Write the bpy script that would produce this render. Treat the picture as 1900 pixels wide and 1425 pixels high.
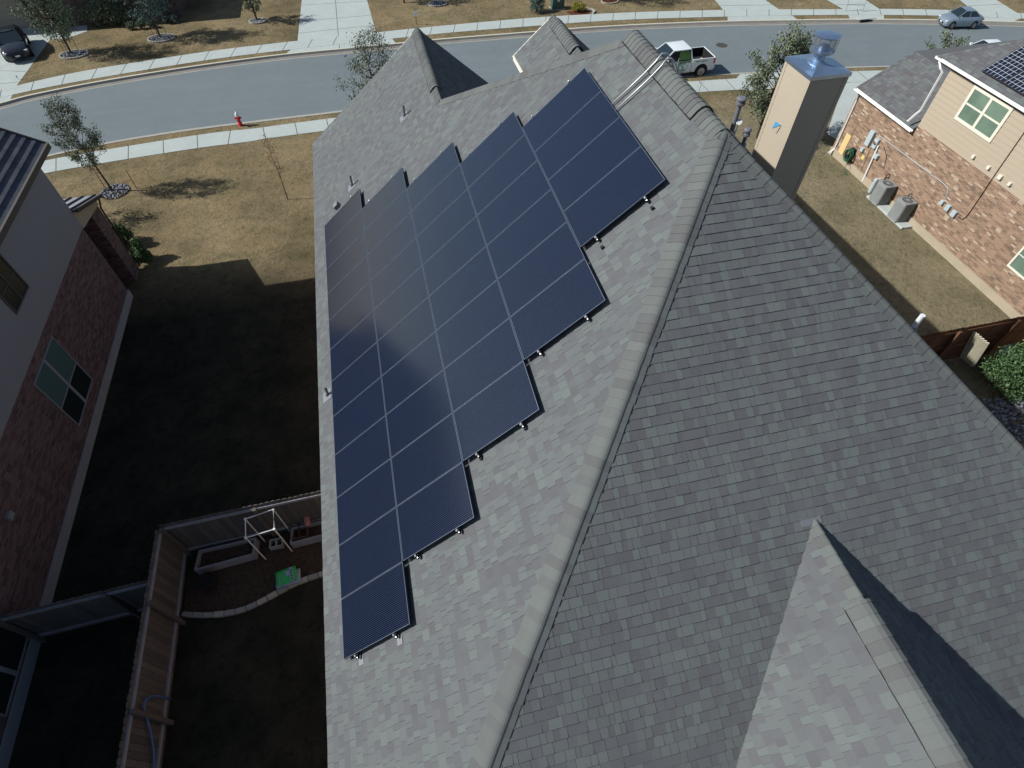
import bpy, bmesh, math, random
from mathutils import Vector, Matrix, Euler

for o in list(bpy.data.objects):
    bpy.data.objects.remove(o)
SC = bpy.context.scene
COL = SC.collection

# ------------------------------------------------------------------ camera
FPX = 1039.34
CAM = Vector((2.25, -14.84, 10.17))
RC = (Matrix.Rotation(math.radians(-13.13), 3, 'Z') @ Matrix.Rotation(math.radians(38.12), 3, 'X')
      @ Matrix.Rotation(math.radians(-0.05), 3, 'Z'))
cd = bpy.data.cameras.new('camera')
cd.sensor_width = 36.0
cd.lens = 36.0 * FPX / 1900.0
cd.clip_start = 0.05
cd.clip_end = 2000
cam = bpy.data.objects.new('camera', cd)
cam.matrix_world = Matrix.Translation(CAM) @ RC.to_4x4()
COL.objects.link(cam)
SC.camera = cam
# ------------------------------------------------------------------ sky, sun, exposure
SUN_EL = math.radians(37.8)
SUN_DIR = Vector((-0.985 * math.cos(SUN_EL), 0.17 * math.cos(SUN_EL), math.sin(SUN_EL))).normalized()  # towards the sun
w = bpy.data.worlds.new('World')
SC.world = w
w.use_nodes = True
wn = w.node_tree.nodes
wl = w.node_tree.links
sky = wn.new('ShaderNodeTexSky')
sky.sky_type = 'NISHITA'
sky.sun_disc = False
sky.sun_elevation = SUN_EL
sky.sun_rotation = math.atan2(SUN_DIR.x, SUN_DIR.y)
sky.altitude = 200
wl.new(sky.outputs[0], wn['Background'].inputs[0])
wn['Background'].inputs[1].default_value = 0.085
sl = bpy.data.lights.new('sun', 'SUN')
sl.energy = 4.9
sl.angle = math.radians(0.55)
sl.color = (1.0, 0.985, 0.94)
sun = bpy.data.objects.new('sun', sl)
sun.rotation_euler = SUN_DIR.to_track_quat('Z', 'Y').to_euler()
sun.location = (-20, 5, 30)
COL.objects.link(sun)
SC.view_settings.view_transform = 'Standard'
SC.view_settings.look = 'None'
SC.view_settings.exposure = 0.10
SC.view_settings.gamma = 1.0
SC.render.engine = 'CYCLES'
SC.cycles.max_bounces = 6

# ------------------------------------------------------------------ helpers
ZG = -4.5            # level of the lawns
TA = 0.8475          # slope of the long roof faces
TB = 0.663           # slope of the end roof faces


def ray(px, py):
    return RC @ Vector(((px - 950) / FPX, -(py - 712.5) / FPX, -1.0))


def hz(px, py, z=ZG):
    """where the sight line through a picture point meets the level z"""
    v = ray(px, py)
    return CAM + v * ((z - CAM.z) / v.z)


def hx(px, py, x):
    v = ray(px, py)
    return CAM + v * ((x - CAM.x) / v.x)


def hy(px, py, y):
    v = ray(px, py)
    return CAM + v * ((y - CAM.y) / v.y)


def hplane(px, py, n, d):
    n = Vector(n)
    v = ray(px, py)
    return CAM + v * ((d - n.dot(CAM)) / n.dot(v))


def onA(px, py):
    return hplane(px, py, (-TA, 0, 1), -0.17)


class MB:
    def __init__(s):
        s.v = []
        s.f = []
        s.m = []
        s.c = []

    def add(s, vs, fs, mi=0, col=0.5):
        b = len(s.v)
        s.v += [tuple(v) for v in vs]
        for f in fs:
            s.f.append(tuple(i + b for i in f))
            s.m.append(mi)
            s.c.append(col)
        return s

    def poly(s, pts, mi=0, col=0.5):
        return s.add(pts, [tuple(range(len(pts)))], mi, col)

    def box(s, a, b, mi=0, col=0.5, rot=None, piv=None):
        x0, y0, z0 = (min(a[i], b[i]) for i in range(3))
        x1, y1, z1 = (max(a[i], b[i]) for i in range(3))
        vs = [Vector(p) for p in ((x0, y0, z0), (x1, y0, z0), (x1, y1, z0), (x0, y1, z0), (x0, y0, z1), (x1, y0, z1), (x1, y1, z1), (x0, y1, z1))]
        if rot is not None:
            c = Vector(piv) if piv is not None else Vector(((x0 + x1) / 2, (y0 + y1) / 2, (z0 + z1) / 2))
            vs = [c + rot @ (v - c) for v in vs]
        return s.add(vs, [(3, 2, 1, 0), (4, 5, 6, 7), (0, 1, 5, 4), (1, 2, 6, 5), (2, 3, 7, 6), (3, 0, 4, 7)], mi, col)

    def beam(s, a, b, wd, ht, mi=0, up=(0, 0, 1), col=0.5):
        """rectangular bar from a to b"""
        a = Vector(a)
        b = Vector(b)
        d = (b - a).normalized()
        u = Vector(up)
        r = d.cross(u)
        if r.length < 1e-4:
            r = d.cross(Vector((1, 0, 0)))
        r.normalize()
        u = r.cross(d)
        r = r * wd / 2
        u = u * ht / 2
        vs = [a - r - u, a + r - u, a + r + u, a - r + u, b - r - u, b + r - u, b + r + u, b - r + u]
        return s.add(vs, [(0, 1, 2, 3), (7, 6, 5, 4), (0, 4, 5, 1), (1, 5, 6, 2), (2, 6, 7, 3), (3, 7, 4, 0)], mi, col)

    def tube(s, pts, r, n=8, mi=0, cap=True, col=0.5):
        pts = [Vector(p) for p in pts]
        rs = r if isinstance(r, (list, tuple)) else [r] * len(pts)
        rings = []
        pr = None
        for i, p in enumerate(pts):
            d = (pts[min(i + 1, len(pts) - 1)] - pts[max(i - 1, 0)]).normalized()
            if pr is None:
                a = Vector((0, 0, 1)) if abs(d.z) < 0.9 else Vector((1, 0, 0))
                pr = d.cross(a).normalized()
            else:
                pr = (pr - d * pr.dot(d)).normalized()
            q = d.cross(pr)
            rings.append([p + (pr * math.cos(2 * math.pi * k / n) + q * math.sin(2 * math.pi * k / n)) * rs[i] for k in range(n)])
        vs = [v for ring in rings for v in ring]
        fs = []
        for i in range(len(pts) - 1):
            for k in range(n):
                fs.append((i * n + k, i * n + (k + 1) % n, (i + 1) * n + (k + 1) % n, (i + 1) * n + k))
        if cap:
            fs.append(tuple(reversed(range(n))))
            fs.append(tuple((len(pts) - 1) * n + k for k in range(n)))
        return s.add(vs, fs, mi, col)

    def lathe(s, c, prof, n=20, mi=0, ax=(0, 0, 1), col=0.5):
        """prof: (radius, height) pairs round axis ax"""
        q = Vector(ax).to_track_quat('Z', 'Y')
        c = Vector(c)
        vs = []
        for r, h in prof:
            for k in range(n):
                vs.append(c + q @ Vector((r * math.cos(2 * math.pi * k / n), r * math.sin(2 * math.pi * k / n), h)))
        fs = []
        for i in range(len(prof) - 1):
            for k in range(n):
                fs.append((i * n + k, i * n + (k + 1) % n, (i + 1) * n + (k + 1) % n, (i + 1) * n + k))
        fs.append(tuple(reversed(range(n))))
        fs.append(tuple((len(prof) - 1) * n + k for k in range(n)))
        return s.add(vs, fs, mi, col)

    def build(s, name, mats, parent=None, smooth=False, local=False, bevel=0.0):
        me = bpy.data.meshes.new(name)
        off = Vector((0, 0, 0)) if (local or parent is None) else wloc(parent)
        me.from_pydata([(v[0] - off.x, v[1] - off.y, v[2] - off.z) for v in s.v], [], s.f)
        if not isinstance(mats, (list, tuple)):
            mats = [mats]
        for m in mats:
            me.materials.append(m)
        me.uv_layers.new(name='UVMap')
        me.color_attributes.new('tone', 'FLOAT_COLOR', 'CORNER')
        uv = me.uv_layers['UVMap']
        ca = me.color_attributes['tone']
        for p in me.polygons:
            p.material_index = s.m[p.index]
            p.use_smooth = smooth
            n = p.normal
            ax = max(range(3), key=lambda i: abs(n[i]))
            cc = s.c[p.index]
            for li in p.loop_indices:
                co = s.v[me.loops[li].vertex_index]
                uv.data[li].uv = ((co[1], co[2]), (co[0], co[2]), (co[0], co[1]))[ax]
                ca.data[li].color = (cc, cc, cc, 1)
        o = bpy.data.objects.new(name, me)
        COL.objects.link(o)
        if parent:
            o.parent = parent
        if bevel:
            bm = o.modifiers.new('bevel', 'BEVEL')
            bm.width = bevel
            bm.segments = 2
            bm.limit_method = 'ANGLE'
        return o


def wloc(o):
    v = Vector(o.location)
    while o.parent:
        o = o.parent
        v += o.location
    return v


def tag(o, label=None, cat=None, group=None, kind=None):
    if label:
        o['label'] = label
    if cat:
        o['category'] = cat
    if group:
        o['group'] = group
    if kind:
        o['kind'] = kind
    return o


def empty(name, loc, label, cat, group=None, rz=0.0, sc=(1, 1, 1)):
    o = bpy.data.objects.new(name, None)
    o.empty_display_size = 0.3
    o.location = loc
    o.rotation_euler = (0, 0, rz)
    o.scale = sc
    COL.objects.link(o)
    return tag(o, label, cat, group)


def kids(o):
    return [c for c in bpy.data.objects if c.parent == o]


def copy_tree(o, parent=None):
    c = o.copy()
    COL.objects.link(c)
    c.parent = parent
    for ch in kids(o):
        copy_tree(ch, c)
    return c


# ------------------------------------------------------------------ materials
def mat(name, col=(0.5, 0.5, 0.5), rough=0.8, metal=0.0, spec=0.3, noise=None, bump=None, tone=None, alpha=None):
    """noise=(scale, amount, colour2)  bump=(scale, strength, distance)  tone=(dark, light) picks by the per-piece tone"""
    m = bpy.data.materials.new(name)
    m.use_nodes = True
    nt = m.node_tree
    N, L = nt.nodes, nt.links
    b = N['Principled BSDF']
    b.inputs['Roughness'].default_value = rough
    b.inputs['Metallic'].default_value = metal
    b.inputs['Specular IOR Level'].default_value = spec
    b.inputs['Base Color'].default_value = (*col, 1)
    if alpha is not None:
        b.inputs['Alpha'].default_value = alpha
    tc = N.new('ShaderNodeTexCoord')
    cur = None
    if tone:
        at = N.new('ShaderNodeAttribute')
        at.attribute_name = 'tone'
        cr = N.new('ShaderNodeValToRGB')
        st = tone
        while len(cr.color_ramp.elements) < len(st):
            cr.color_ramp.elements.new(0.5)
        for i, c in enumerate(st):
            cr.color_ramp.elements[i].position = i / (len(st) - 1)
            cr.color_ramp.elements[i].color = (*c, 1)
        L.new(at.outputs['Fac'], cr.inputs[0])
        cur = cr.outputs[0]
    if noise:
        lst = noise if isinstance(noise, list) else [noise]
        for (sc_, amt, c2) in lst:
            nz = N.new('ShaderNodeTexNoise')
            nz.inputs['Scale'].default_value = 1.0 if isinstance(sc_, tuple) else sc_
            nz.inputs['Detail'].default_value = 6
            nz.inputs['Roughness'].default_value = 0.65
            if isinstance(sc_, tuple):
                mpp = N.new('ShaderNodeMapping')
                mpp.inputs['Scale'].default_value = sc_
                mpp.inputs['Rotation'].default_value = (0, 0, math.radians(14))
                L.new(tc.outputs['Object'], mpp.inputs['Vector'])
                L.new(mpp.outputs[0], nz.inputs['Vector'])
            else:
                L.new(tc.outputs['Object'], nz.inputs['Vector'])
            mr = N.new('ShaderNodeMapRange')
            mr.inputs['From Min'].default_value = 0.35
            mr.inputs['From Max'].default_value = 0.65
            mr.inputs['To Max'].default_value = amt
            L.new(nz.outputs['Fac'], mr.inputs['Value'])
            mx = N.new('ShaderNodeMix')
            mx.data_type = 'RGBA'
            L.new(mr.outputs[0], mx.inputs[0])
            if cur:
                L.new(cur, mx.inputs[6])
            else:
                mx.inputs[6].default_value = (*col, 1)
            mx.inputs[7].default_value = (*c2, 1)
            cur = mx.outputs[2]
    if cur:
        L.new(cur, b.inputs['Base Color'])
    if bump:
        lst = bump if isinstance(bump, list) else [bump]
        prev = None
        for (sc_, st, ds) in lst:
            nz = N.new('ShaderNodeTexNoise')
            nz.inputs['Scale'].default_value = sc_
            nz.inputs['Detail'].default_value = 5
            L.new(tc.outputs['Object'], nz.inputs['Vector'])
            bp = N.new('ShaderNodeBump')
            bp.inputs['Strength'].default_value = st
            bp.inputs['Distance'].default_value = ds
            L.new(nz.outputs['Fac'], bp.inputs['Height'])
            if prev:
                L.new(prev, bp.inputs['Normal'])
            prev = bp.outputs[0]
        L.new(prev, b.inputs['Normal'])
    return m


def brick_mat(name, c1, c2, mortar, light=None, bw=0.21, rh=0.075, ms=0.006):
    m = bpy.data.materials.new(name)
    m.use_nodes = True
    N, L = m.node_tree.nodes, m.node_tree.links
    b = N['Principled BSDF']
    b.inputs['Roughness'].default_value = 0.9
    b.inputs['Specular IOR Level'].default_value = 0.15
    tc = N.new('ShaderNodeTexCoord')
    br = N.new('ShaderNodeTexBrick')
    br.inputs['Scale'].default_value = 1.0
    br.inputs['Brick Width'].default_value = bw
    br.inputs['Row Height'].default_value = rh
    br.inputs['Mortar Size'].default_value = ms
    br.inputs['Color1'].default_value = (*c1, 1)
    br.inputs['Color2'].default_value = (*c2, 1)
    br.inputs['Mortar'].default_value = (*mortar, 1)
    L.new(tc.outputs['UV'], br.inputs['Vector'])
    # per-brick variation: a cell noise on the brick grid
    mp = N.new('ShaderNodeMapping')
    mp.inputs['Scale'].default_value = (1 / bw, 1 / rh, 1)
    L.new(tc.outputs['UV'], mp.inputs['Vector'])
    sn = N.new('ShaderNodeVectorMath')
    sn.operation = 'FLOOR'
    L.new(mp.outputs[0], sn.inputs[0])
    wn_ = N.new('ShaderNodeTexWhiteNoise')
    L.new(sn.outputs[0], wn_.inputs['Vector'])
    cr = N.new('ShaderNodeValToRGB')
    e = cr.color_ramp.elements
    e[0].position = 0.0
    e[0].color = (0.42, 0.42, 0.45, 1)
    e[1].position = 1.0
    e[1].color = (1, 1, 1, 1)
    x = e.new(0.6)
    x.color = (0.92, 0.9, 0.9, 1)
    L.new(wn_.outputs['Value'], cr.inputs[0])
    mx = N.new('ShaderNodeMix')
    mx.data_type = 'RGBA'
    mx.blend_type = 'MULTIPLY'
    mx.inputs[0].default_value = 0.8
    L.new(br.outputs['Color'], mx.inputs[6])
    L.new(cr.outputs[0], mx.inputs[7])
    out = mx.outputs[2]
    if light:
        gt = N.new('ShaderNodeMath')
        gt.operation = 'GREATER_THAN'
        gt.inputs[1].default_value = 0.94
        L.new(wn_.outputs['Value'], gt.inputs[0])
        m2 = N.new('ShaderNodeMix')
        m2.data_type = 'RGBA'
        L.new(gt.outputs[0], m2.inputs[0])
        L.new(out, m2.inputs[6])
        m2.inputs[7].default_value = (*light, 1)
        out = m2.outputs[2]
    nz = N.new('ShaderNodeTexNoise')
    nz.inputs['Scale'].default_value = 1.3
    nz.inputs['Detail'].default_value = 5
    L.new(tc.outputs['UV'], nz.inputs['Vector'])
    mr = N.new('ShaderNodeMapRange')
    mr.inputs['To Min'].default_value = 0.75
    mr.inputs['To Max'].default_value = 1.2
    L.new(nz.outputs['Fac'], mr.inputs['Value'])
    m3 = N.new('ShaderNodeVectorMath')
    m3.operation = 'SCALE'
    L.new(out, m3.inputs[0])
    L.new(mr.outputs[0], m3.inputs['Scale'])
    L.new(m3.outputs[0], b.inputs['Base Color'])
    bp = N.new('ShaderNodeBump')
    bp.inputs['Strength'].default_value = 0.6
    bp.inputs['Distance'].default_value = 0.01
    bp.invert = True
    L.new(br.outputs['Fac'], bp.inputs['Height'])
    L.new(bp.outputs[0], b.inputs['Normal'])
    return m


def lawn_mat():
    m = bpy.data.materials.new('dormant_lawn')
    m.use_nodes = True
    N, L = m.node_tree.nodes, m.node_tree.links
    b = N['Principled BSDF']
    b.inputs['Roughness'].default_value = 1.0
    b.inputs['Specular IOR Level'].default_value = 0.05
    tc = N.new('ShaderNodeTexCoord')

    def noise(sc_, det=6, ro=0.6, dist=0.0):
        nz = N.new('ShaderNodeTexNoise')
        nz.inputs['Scale'].default_value = sc_
        nz.inputs['Detail'].default_value = det
        nz.inputs['Roughness'].default_value = ro
        nz.inputs['Distortion'].default_value = dist
        L.new(tc.outputs['Object'], nz.inputs['Vector'])
        return nz.outputs['Fac']

    def ramp(f, stops):
        cr = N.new('ShaderNodeValToRGB')
        while len(cr.color_ramp.elements) < len(stops):
            cr.color_ramp.elements.new(0.5)
        for i, (p_, c_) in enumerate(stops):
            cr.color_ramp.elements[i].position = p_
            cr.color_ramp.elements[i].color = (*c_, 1)
        L.new(f, cr.inputs[0])
        return cr.outputs[0]

    def mix(f, a, c, bt='MIX'):
        mx = N.new('ShaderNodeMix')
        mx.data_type = 'RGBA'
        mx.blend_type = bt
        if isinstance(f, float):
            mx.inputs[0].default_value = f
        else:
            L.new(f, mx.inputs[0])
        L.new(a, mx.inputs[6])
        L.new(c, mx.inputs[7])
        return mx.outputs[2]

    big = ramp(noise(0.22, 4), [(0.35, (0.160, 0.128, 0.074)), (0.5, (0.218, 0.172, 0.101)), (0.7, (0.268, 0.215, 0.130))])
    mid = ramp(noise(5, 7, 0.75), [(0.33, (0.52, 0.56, 0.54)), (0.47, (0.98, 0.98, 0.98)), (0.7, (1.22, 1.2, 1.15))])
    fine = ramp(noise(38, 3, 0.8), [(0.3, (0.55, 0.56, 0.55)), (0.52, (1, 1, 1)), (0.75, (1.3, 1.28, 1.22))])
    worn = ramp(noise(0.7, 6, 0.6, 0.8), [(0.38, (0.80, 0.84, 0.80)), (0.5, (1, 1, 1)), (0.64, (1.14, 1.10, 1.06))])
    c = mix(1.0, mix(1.0, mix(1.0, big, mid, 'MULTIPLY'), fine, 'MULTIPLY'), worn, 'MULTIPLY')
    # house shade painted into the grass between and behind the houses; olive grass right
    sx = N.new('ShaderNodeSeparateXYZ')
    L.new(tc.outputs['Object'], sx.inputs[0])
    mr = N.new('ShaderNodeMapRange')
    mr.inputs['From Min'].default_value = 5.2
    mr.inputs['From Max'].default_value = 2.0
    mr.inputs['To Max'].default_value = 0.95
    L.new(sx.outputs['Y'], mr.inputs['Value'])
    green = ramp(noise(0.9, 5), [(0.35, (0.016, 0.020, 0.017)), (0.7, (0.048, 0.045, 0.034))])  # yard shade put into this near-black tone
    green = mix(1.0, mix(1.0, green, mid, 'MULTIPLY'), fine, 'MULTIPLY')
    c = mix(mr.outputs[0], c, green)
    mr2 = N.new('ShaderNodeMapRange')
    mr2.inputs['From Min'].default_value = 15.0
    mr2.inputs['From Max'].default_value = 17.0
    mr2.inputs['To Max'].default_value = 1.0
    L.new(sx.outputs['X'], mr2.inputs['Value'])
    mr3 = N.new('ShaderNodeMapRange')
    mr3.inputs['From Min'].default_value = 14.0
    mr3.inputs['From Max'].default_value = 11.0
    L.new(sx.outputs['Y'], mr3.inputs['Value'])
    mul = N.new('ShaderNodeMath')
    mul.operation = 'MULTIPLY'
    L.new(mr2.outputs[0], mul.inputs[0])
    L.new(mr3.outputs[0], mul.inputs[1])
    olive = ramp(noise(0.8, 5), [(0.35, (0.175, 0.155, 0.095)), (0.68, (0.258, 0.218, 0.142))])
    olive = mix(1.0, mix(1.0, olive, mid, 'MULTIPLY'), fine, 'MULTIPLY')
    c = mix(mul.outputs[0], c, olive)
    L.new(c, b.inputs['Base Color'])
    bp = N.new('ShaderNodeBump')
    bp.inputs['Strength'].default_value = 1.0
    bp.inputs['Distance'].default_value = 0.10
    L.new(noise(6, 7, 0.75), bp.inputs['Height'])
    L.new(bp.outputs[0], b.inputs['Normal'])
    return m


def panel_mat(name, base, pitch, lw, linecol, cells=False):
    m = bpy.data.materials.new(name)
    m.use_nodes = True
    N, L = m.node_tree.nodes, m.node_tree.links
    b = N['Principled BSDF']
    b.inputs['Roughness'].default_value = 0.16
    b.inputs['Specular IOR Level'].default_value = 0.5
    tc = N.new('ShaderNodeTexCoord')
    sx = N.new('ShaderNodeSeparateXYZ')
    L.new(tc.outputs['Object'], sx.inputs[0])

    def line(axis, pt, wd):
        dv = N.new('ShaderNodeMath')
        dv.operation = 'DIVIDE'
        dv.inputs[1].default_value = pt
        L.new(sx.outputs[axis], dv.inputs[0])
        fr = N.new('ShaderNodeMath')
        fr.operation = 'FRACT'
        L.new(dv.outputs[0], fr.inputs[0])
        lt = N.new('ShaderNodeMath')
        lt.operation = 'LESS_THAN'
        lt.inputs[1].default_value = wd / pt
        L.new(fr.outputs[0], lt.inputs[0])
        return lt.outputs[0]
    f = line('Y', pitch, lw)
    if cells:
        g = line('X', pitch, lw)
        mxm = N.new('ShaderNodeMath')
        mxm.operation = 'MAXIMUM'
        L.new(f, mxm.inputs[0])
        L.new(g, mxm.inputs[1])
        f = mxm.outputs[0]
    nz = N.new('ShaderNodeTexNoise')
    nz.inputs['Scale'].default_value = 0.5
    gm = N.new('ShaderNodeNewGeometry')
    L.new(gm.outputs['Position'], nz.inputs['Vector'])
    m0 = N.new('ShaderNodeMix')
    m0.data_type = 'RGBA'
    L.new(nz.outputs['Fac'], m0.inputs[0])
    m0.inputs[6].default_value = (*[c * 0.75 for c in base], 1)
    m0.inputs[7].default_value = (*[c * 1.25 for c in base], 1)
    mx = N.new('ShaderNodeMix')
    mx.data_type = 'RGBA'
    L.new(f, mx.inputs[0])
    L.new(m0.outputs[2], mx.inputs[6])
    mx.inputs[7].default_value = (*linecol, 1)
    L.new(mx.outputs[2], b.inputs['Base Color'])
    # faint dust specks
    return m


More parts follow.
